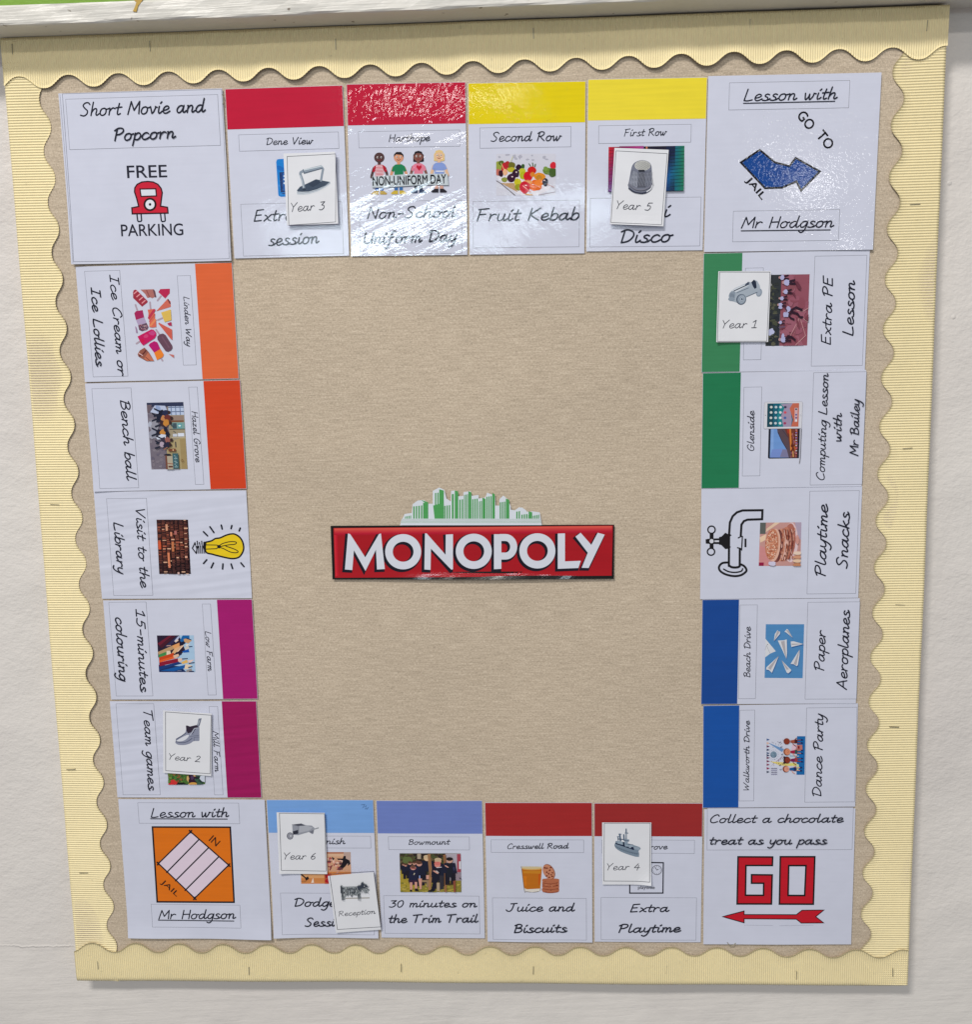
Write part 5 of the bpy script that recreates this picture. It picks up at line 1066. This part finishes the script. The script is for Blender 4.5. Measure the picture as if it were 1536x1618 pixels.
# ================================================================== the middle banner
px = [(c14[0] + x / c14[2], c14[1] + y / c14[2]) for x, y in ((70, 312), (1448, 299), (1442, 560), (80, 571))]
s = Card('logo_banner', px, .0022, LAM, 'red banner with big white capital letters and a green city skyline on top', 'banner', None, {'b': .0022}, col=(30, 20, 26))
k = s.part('red_panel', c14)
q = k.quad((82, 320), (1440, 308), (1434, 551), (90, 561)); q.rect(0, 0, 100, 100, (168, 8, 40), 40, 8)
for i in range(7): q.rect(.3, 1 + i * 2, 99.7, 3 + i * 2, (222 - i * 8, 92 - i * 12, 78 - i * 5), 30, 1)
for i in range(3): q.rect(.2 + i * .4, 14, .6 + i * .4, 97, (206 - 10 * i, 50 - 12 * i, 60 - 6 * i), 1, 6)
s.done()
k = s.part('lettering', c14, over=True)
def mono(dx, dy, ex, col):
    L_ = lambda a, b, w: k.line([(a[0] + dx, a[1] + dy), (b[0] + dx, b[1] + dy)], w + ex, col, cap=False)
    P_ = lambda pts: k.poly([(x + dx, y + dy) for x, y in pts], col)
    e = ex * .5
    P_([(138 - e, 521 + e), (153 - e, 346 - e), (164 + e, 350 - e), (237, 462 - e), (303 - e, 350 - e), (313 + e, 346 - e), (332 + e, 519 + e), (294 - e, 521 + e), (289, 425 + e), (238, 528 + e * 2), (182, 428 + e), (174 + e, 524 + e)])
    for c in ((421, 435), (764, 433), (1073, 431)): k.ring(c[0] + dx, c[1] + dy, 69, 67, 37 + ex, col, n=44)
    P_([(524 - e, 521 + e), (527 - e, 346 - e), (535, 346 - e), (627, 450), (628 - e, 352 - e), (663 + e, 350 - e), (663 + e, 520 + e), (655, 522 + e * 1.6), (556 + e, 420 + e), (554 + e, 523 + e)])
    P_([(862 - e, 350 - e), (898, 350 - e), (898 + e, 518 + e), (862 - e, 520 + e)])
    arc = [(920 + 57 * math.cos(t), 410 + 60 * math.sin(t)) for t in (-math.pi / 2 + math.pi * i / 14 for i in range(15))]
    k.line([(x + dx, y + dy) for x, y in [(890, 366)] + [(918 + 40 * math.cos(t), 411 + 45 * math.sin(t)) for t in (-math.pi / 2 + math.pi * i / 14 for i in range(15))] + [(890, 456)]], 34 + ex, col, cap=False)
    P_([(1172 - e, 347 - e), (1207 + e, 346 - e), (1207 + e, 482 - e), (1284 + e, 479 - e), (1272 + e, 514 + e), (1172 - e, 518 + e)])
    P_([(1258 - e, 362), (1283, 343 - e), (1335, 402 - e), (1366, 343 - e), (1400 + e, 352), (1322 + e, 514 + e), (1288 - e, 513 + e), (1318, 440)])
mono(-7, 7, 13, (34, 24, 42)); mono(0, 0, 0, (214, 217, 228)); s.done()
def sky(x, y): return (620 + x / 6.144, 745 + y / 6.144)
zc_ = s.crop(*zMono)
k = s.part('skyline', zMono)
out = [(72, 522), (118, 412), (188, 402), (196, 318), (245, 282), (300, 276), (348, 300), (348, 312), (392, 312), (392, 188), (455, 154), (505, 178), (525, 262), (568, 290), (570, 188), (612, 182), (640, 200), (640, 240), (690, 236), (690, 200), (760, 188), (772, 236), (838, 226), (838, 262), (905, 250), (920, 205), (965, 222), (998, 240), (1002, 330), (1040, 330), (1040, 268), (1078, 232), (1120, 268), (1150, 336), (1150, 370), (1190, 376), (1228, 348), (1262, 350), (1300, 378), (1310, 392), (1360, 386), (1432, 396), (1452, 520)]
k.poly(out, (216, 222, 230))
def tower(x0, x1, y, n, solid=0.0, base=470):
    g = (82, 160, 92); w = (x1 - x0)
    if solid: k.poly([(x1 - w * solid, y - 4), (x1, y + 8), (x1, base), (x1 - w * solid, base)], g)
    for i in range(n):
        a = x0 + w * (1 - solid) * (i + .15) / n; b = x0 + w * (1 - solid) * (i + .72) / n
        k.poly([(a, y + 34 - i * 3), (b, y + 30 - i * 3), (b, base), (a, base)], g)
for a in ((120, 186, 404, 4), (198, 345, 306, 4, .32), (410, 500, 176, 2, .5), (500, 568, 300, 3), (572, 640, 186, 1, .5), (646, 694, 240, 2), (694, 768, 194, 3, .4), (772, 836, 236, 3), (838, 905, 256, 2, .45), (910, 996, 212, 3, .3), (1040, 1136, 266, 3, .35), (1200, 1246, 356, 2), (1250, 1318, 386, 3), (1320, 1358, 388, 1, .9), (1362, 1430, 396, 4)): tower(*a)
k.poly([(280, 276), (348, 298), (348, 470), (312, 470), (312, 300)], (82, 160, 92)); k.poly([(396, 330), (500, 300), (500, 470), (412, 470)], (82, 160, 92))
for i, c in enumerate(((120, 180, 130), (160, 200, 168), (198, 214, 208))): k.poly([(92 - i * 5, 455 + i * 14), (1436 + i * 4, 455 + i * 14), (1444, 469 + i * 14), (86 - i * 5, 469 + i * 14)], c) if i == 2 else k.poly([(92 - i * 5, 457 + i * 13), (1438, 457 + i * 13), (1440, 468 + i * 13), (88 - i * 5, 468 + i * 13)], (206, 216, 218))
s.done()

# ================================================================== the small token cards
GT = 'small token cards stuck over the sheets'
S1, S2, S3, S4 = (196, 204, 212), (140, 152, 166), (86, 98, 114), (48, 56, 70)
def token(z, outer, frame_, lift, label, words, curl=None):
    px = [(z[0] + x / z[2], z[1] + y / z[2]) for x, y in outer]
    s = Card('token_card', px, lift, PAPER, label, 'token card', GT, curl, (224, 225, 230), .0003)
    for sx in (-.3, .3):         # blobs of grey tack hold the card off the sheet behind
        for sz in (-.34, .34):
            v, f = [], []; box(v, f, sx * s.w - .004, sx * s.w + .004, .0002, lift - .0022, sz * s.h - .004, sz * s.h + .004); mesh_ob('adhesive_tack', v, f, TACK, s.ob)
    k = s.part('ruled_frame', z); k.line(frame_, .00055 * z[2] * 1250, (74, 76, 86), closed=True); s.done()
    k = s.part('lettering', z); k.text(*words, col=(56, 57, 68), wt=.13); s.done()
    return s
def tokpic(s, z): return s.part('picture', z)

s = token(zIron, [(258, 122), (1280, 72), (1297, 1468), (300, 1540)], [(292, 153), (1252, 106), (1250, 1442), (328, 1506)], .0062, 'white card with a grey flat iron picture', ('Year 3', (388, 1240), (1046, 1200), 165), {'br': .002, 'tr': .002})
k = tokpic(s, zIron)
k.poly([(485, 820), (545, 750), (700, 680), (860, 600), (1000, 628), (1140, 650), (1145, 690), (1050, 760), (900, 840), (720, 895), (600, 908), (490, 900)], S1); k.poly([(487, 822), (545, 750), (700, 680), (860, 602), (1000, 630), (1138, 656), (1040, 730), (880, 800), (720, 845), (600, 850), (500, 845)], (66, 78, 96)); k.poly([(700, 700), (860, 615), (980, 650), (800, 760)], (56, 66, 84)); k.line([(495, 868), (600, 872), (760, 850), (940, 790), (1140, 672)], 10, (130, 142, 158), smooth=True)
k.line([(625, 790), (600, 640), (560, 520), (560, 470), (610, 440)], 50, S2, smooth=True); k.line([(612, 760), (588, 640), (552, 530)], 14, S1); k.line([(960, 630), (985, 480), (1000, 400), (975, 372)], 42, S2, smooth=True); k.poly([(610, 412), (970, 325), (1000, 372), (985, 395), (640, 495), (615, 480)], S2); k.line([(625, 420), (985, 340)], 18, (206, 216, 222)); k.line([(640, 478), (980, 390)], 16, S3); k.line([(608, 410), (630, 490)], 14, S3); k.ell(630, 800, 34, 22, (50, 60, 76)); s.done()

s = token(zThim, [(182, 120), (1178, 150), (1060, 1538), (95, 1510)], [(215, 155), (1152, 207), (1045, 1506), (122, 1464)], .0055, 'white card with a silver thimble picture', ('Year 5', (228, 1215), (872, 1247), 150), {'b': .0012})
k = tokpic(s, zThim)
k.poly(smooth_path([(430, 780), (450, 720), (490, 500), (520, 410), (580, 355), (690, 325), (800, 350), (855, 410), (870, 500), (872, 700), (886, 790), (860, 870), (780, 930), (670, 945), (540, 910), (460, 850), (430, 780)], 4), (118, 122, 138)); k.poly([(520, 520), (600, 540), (610, 830), (470, 760)], (150, 154, 168)); k.poly([(640, 560), (740, 560), (760, 830), (600, 830)], (92, 94, 106)); k.ell(700, 425, 145, 92, (196, 196, 192))
for i in range(11):
    for j in range(10):
        x, y = 560 + i * 26 + (j % 2) * 13, 340 + j * 17
        if ((x - 700) / 135) ** 2 + ((y - 425) / 84) ** 2 < 1: k.ell(x, y, 7, 5, (84, 88, 96), n=6)
for i in range(15):
    a = 500 + i * 25; k.line([(a, 540 + abs(i - 7) * -4), (a + (i - 7) * 4 + 22, 800)], 5, (70, 74, 88)); k.line([(a + 30, 540), (a - 30 + (i - 7) * 4, 800)], 4, (176, 180, 192))
k.poly([(620, 505), (740, 505), (735, 535), (630, 535)], (36, 38, 50)); k.line([(450, 840), (540, 905), (670, 930), (760, 915)], 24, (52, 56, 76), smooth=True); k.line([(780, 900), (850, 850), (875, 780)], 18, (222, 224, 230), smooth=True); k.line([(452, 760), (560, 850), (690, 870), (800, 830), (872, 770)], 22, (126, 126, 140), smooth=True); s.done()

s = token(zCar, [(92, 82), (891, 88), (840, 1146), (55, 1168)], [(120, 95), (884, 96), (836, 1143), (85, 1147)], .0045, 'white card with a silver racing car picture', ('Year 1', (168, 946), (676, 940), 122), {'bl': .001})
k = tokpic(s, zCar)
k.ell(718, 405, 46, 64, S2, .2); k.ell(716, 405, 30, 46, (160, 170, 184), .2); k.poly([(258, 450), (290, 390), (350, 340), (520, 265), (570, 242), (600, 250), (640, 210), (690, 230), (730, 300), (735, 350), (690, 400), (540, 470), (380, 560), (320, 540), (270, 520)], (164, 174, 186)); k.poly([(300, 385), (350, 345), (570, 250), (560, 300), (370, 400)], (206, 212, 220)); k.line([(340, 380), (560, 280)], 14, S4); k.poly([(600, 250), (640, 210), (672, 240), (682, 330), (655, 352), (630, 320)], (44, 52, 70)); k.poly([(500, 290), (555, 240), (575, 262), (530, 300)], (66, 76, 96)); k.line([(380, 410), (560, 335)], 8, S3); k.line([(530, 470), (690, 400)], 10, S3); k.ell(310, 445, 46, 66, S2, .5)
for i in range(6): k.line([(275 + i * 12, 410 + i * 4), (285 + i * 12, 480 + i * 2)], 5, (104, 114, 130))
k.ell(300, 505, 50, 30, S2); k.ell(448, 510, 74, 82, (76, 86, 104), .3); k.ell(452, 508, 62, 72, S2, .3); k.ell(456, 506, 44, 52, (170, 180, 192), .3); k.ring(456, 506, 30, 36, 7, (110, 122, 138), .3); k.ell(458, 506, 14, 16, S3); s.done()

s = token(zBoot, [(50, 70), (1010, 130), (990, 1357), (55, 1297)], [(80, 118), (978, 183), (953, 1337), (80, 1276)], .0042, 'white card with a grey ankle boot picture', ('Year 2', (152, 1058), (758, 1105), 130), {})
k = tokpic(s, zBoot)
k.poly(smooth_path([(275, 700), (300, 640), (400, 580), (470, 520), (495, 400), (520, 388), (560, 405), (690, 375), (740, 395), (745, 520), (745, 670), (720, 690), (630, 695), (560, 740), (450, 770), (330, 765), (275, 730), (275, 700)], 3), (140, 144, 164)); k.poly([(480, 388), (510, 385), (560, 405), (690, 375), (735, 420), (700, 440), (640, 440), (590, 520), (520, 540), (490, 490)], (58, 50, 64)); k.line([(290, 655), (400, 590), (480, 530)], 18, (84, 90, 112), smooth=True); k.poly(smooth_path([(300, 680), (400, 620), (510, 570), (540, 590), (480, 660), (400, 695), (310, 698), (300, 680)], 3), (216, 218, 226)); k.line([(285, 705), (400, 722), (500, 705), (600, 640)], 14, (90, 96, 118), smooth=True); k.line([(560, 580), (650, 440), (730, 430)], 10, (196, 200, 212)); k.line([(560, 600), (740, 580)], 8, (100, 106, 126))
for i in range(4): k.ell(612 + i * 16, 550 - i * 30, 10, 10, (44, 44, 56))
k.line([(712, 385), (740, 260), (775, 255), (740, 380)], 22, (110, 116, 136)); k.line([(735, 300), (725, 370)], 8, (206, 210, 220)); k.line([(640, 690), (640, 620), (740, 610)], 8, (110, 114, 134)); s.done()

s = token(zDog, [(27, 50), (648, 52), (663, 832), (60, 834)], [(52, 77), (629, 85), (648, 820), (78, 808)], .0048, 'white card with a grey wheelbarrow picture', ('Year 6', (118, 668), (516, 668), 92), {'bl': .0012})
k = tokpic(s, zDog)
k.poly([(215, 222), (330, 208), (400, 232), (465, 235), (500, 265), (488, 335), (470, 345), (430, 318), (290, 358), (230, 352), (220, 320)], (150, 153, 164)); k.poly([(215, 222), (330, 208), (380, 236), (300, 240)], (84, 86, 98)); k.poly([(300, 240), (400, 236), (480, 260), (430, 300), (295, 330)], (172, 175, 184)); k.poly([(222, 310), (290, 290), (292, 340), (225, 350)], (54, 56, 68)); k.line([(480, 285), (550, 265)], 14, (150, 154, 162)); k.poly([(430, 315), (490, 290), (480, 340)], (116, 118, 130)); k.ell(188, 368, 42, 46, (96, 98, 112)); k.ell(190, 368, 34, 38, (148, 150, 160)); k.ell(196, 368, 10, 10, (206, 208, 214)); k.line([(215, 222), (300, 242), (296, 330)], 6, (110, 112, 124)); s.done()

s = token(zDog, [(683, 846), (1262, 810), (1360, 1537), (783, 1582)], [(695, 853), (1258, 820), (1348, 1532), (792, 1566)], .0058, 'tilted white card with a small terrier dog picture', ('Reception', (812, 1397), (1282, 1360), 68), {'tl': .0008})
k = tokpic(s, zDog)
k.line([(900, 1166), (1200, 1160)], 14, (166, 162, 156)); dog_ = [(835, 1010), (845, 990), (860, 1005), (870, 1015), (1045, 1010), (1060, 995), (1095, 990), (1100, 960), (1120, 948), (1135, 970), (1170, 985), (1180, 1010), (1165, 1030), (1210, 1055), (1165, 1108), (1140, 1090), (1110, 1060), (1095, 1080), (1090, 1120), (1102, 1165), (1060, 1175), (1045, 1130), (930, 1130), (895, 1150), (893, 1185), (848, 1188), (850, 1120), (832, 1090)]
k.poly(dog_, (150, 156, 160))
for i in range(130):
    x, y = random.uniform(838, 1090), random.uniform(1018, 1125); k.line([(x, y), (x + random.uniform(-5, 5), y + random.uniform(10, 24))], 5, random.choice(((52, 58, 66), (84, 92, 100), (206, 210, 210), (60, 66, 76))))
for i in range(46):
    x, y = random.uniform(1060, 1190), random.uniform(990, 1085)
    if 1050 < x < 1100 or y > x * .3 + 640: k.line([(x, y), (x + random.uniform(0, 14), y + random.uniform(4, 12))], 5, random.choice(((46, 52, 62), (90, 96, 106), (190, 194, 196))))
for x in (852, 870, 1062, 1080): k.line([(x, 1120), (x + 4, 1180)], 7, (76, 82, 90))
k.poly([(1048, 1000), (1095, 990), (1100, 958), (1122, 950), (1132, 972), (1172, 986), (1180, 1010), (1120, 1020), (1060, 1050)], (64, 70, 82)); k.line([(842, 1000), (848, 1080)], 14, (60, 66, 76)); k.ell(1142, 998, 6, 6, (206, 206, 206)); s.done()

s = token(zShip, [(77, 95), (1044, 90), (1038, 1314), (86, 1302)], [(125, 131), (1030, 131), (1015, 1275), (118, 1265)], .004, 'white card with a grey battleship picture', ('Year 4', (188, 1052), (822, 1048), 142), {'br': .003})
k = tokpic(s, zShip)
k.poly(smooth_path([(325, 560), (345, 510), (400, 480), (820, 600), (815, 660), (800, 680), (808, 795), (650, 765), (450, 690), (350, 620), (325, 560)], 2), (126, 142, 158)); k.poly([(345, 515), (500, 560), (720, 650), (700, 660), (500, 590), (345, 540)], (44, 54, 76)); k.poly([(385, 470), (500, 500), (500, 560), (385, 530)], (150, 166, 180)); k.poly([(490, 500), (520, 500), (525, 590), (495, 580)], (40, 48, 66)); k.poly([(520, 440), (615, 450), (612, 490), (590, 500), (585, 540), (525, 520)], (140, 156, 172)); k.rect(535, 530, 600, 590, (150, 166, 180)); k.poly([(608, 560), (690, 560), (690, 630), (615, 615)], (156, 170, 184)); k.poly([(700, 590), (820, 605), (815, 660), (705, 640)], (150, 164, 178)); k.poly([(650, 600), (700, 600), (715, 650), (650, 640)], (44, 52, 74))
for a, b, w in (((430, 350), (445, 470), 34), ((510, 360), (515, 460), 30), ((395, 400), (400, 460), 22), ((556, 250), (556, 440), 26), ((556, 238), (556, 320), 14), ((535, 325), (592, 325), 16), ((545, 540), (690, 555), 12), ((410, 345), (462, 345), 14), ((380, 395), (410, 390), 12)): k.line([a, b], w, (96, 112, 132))
k.line([(556, 330), (556, 430)], 9, (176, 190, 202)); k.line([(400, 440), (500, 450)], 16, (70, 84, 106)); k.line([(520, 470), (612, 476)], 10, (70, 82, 104))
for i in range(11): k.line([(355 + i * 40, 585 + i * 14), (362 + i * 40, 620 + i * 13)], 7, (90, 104, 122))
k.line([(330, 570), (450, 640), (620, 700), (800, 730)], 7, (100, 114, 132), smooth=True); s.done()

# loose staple wires and threads beside two sheets
for nm, pts, lab in (('loose_staple', [(1149, 1487), (1153, 1492), (1158, 1492), (1162, 1488)], 'bent loose staple below the sheet with the red GO letters'), ('thread_scrap', [(352, 150), (355, 158), (353, 166)], 'grey thread scrap between the car sheet and red banded sheet')):
    c = bpy.data.curves.new(nm, 'CURVE'); c.dimensions = '3D'; c.bevel_depth = .0005; sp = c.splines.new('POLY'); sp.points.add(len(pts) - 1)
    for p, q in zip(sp.points, pts): X, Z = W(*q); p.co = (X, -.0034, Z, 1)
    o = bpy.data.objects.new(nm, c); COL.objects.link(o)
    dg = bpy.context.evaluated_depsgraph_get(); me = bpy.data.meshes.new_from_object(o.evaluated_get(dg)); bpy.data.objects.remove(o); bpy.data.curves.remove(c)
    me.name = nm; me.materials.clear(); me.materials.append(STEEL); o = bpy.data.objects.new(nm, me); COL.objects.link(o); tag(o, lab, nm.split('_')[0])
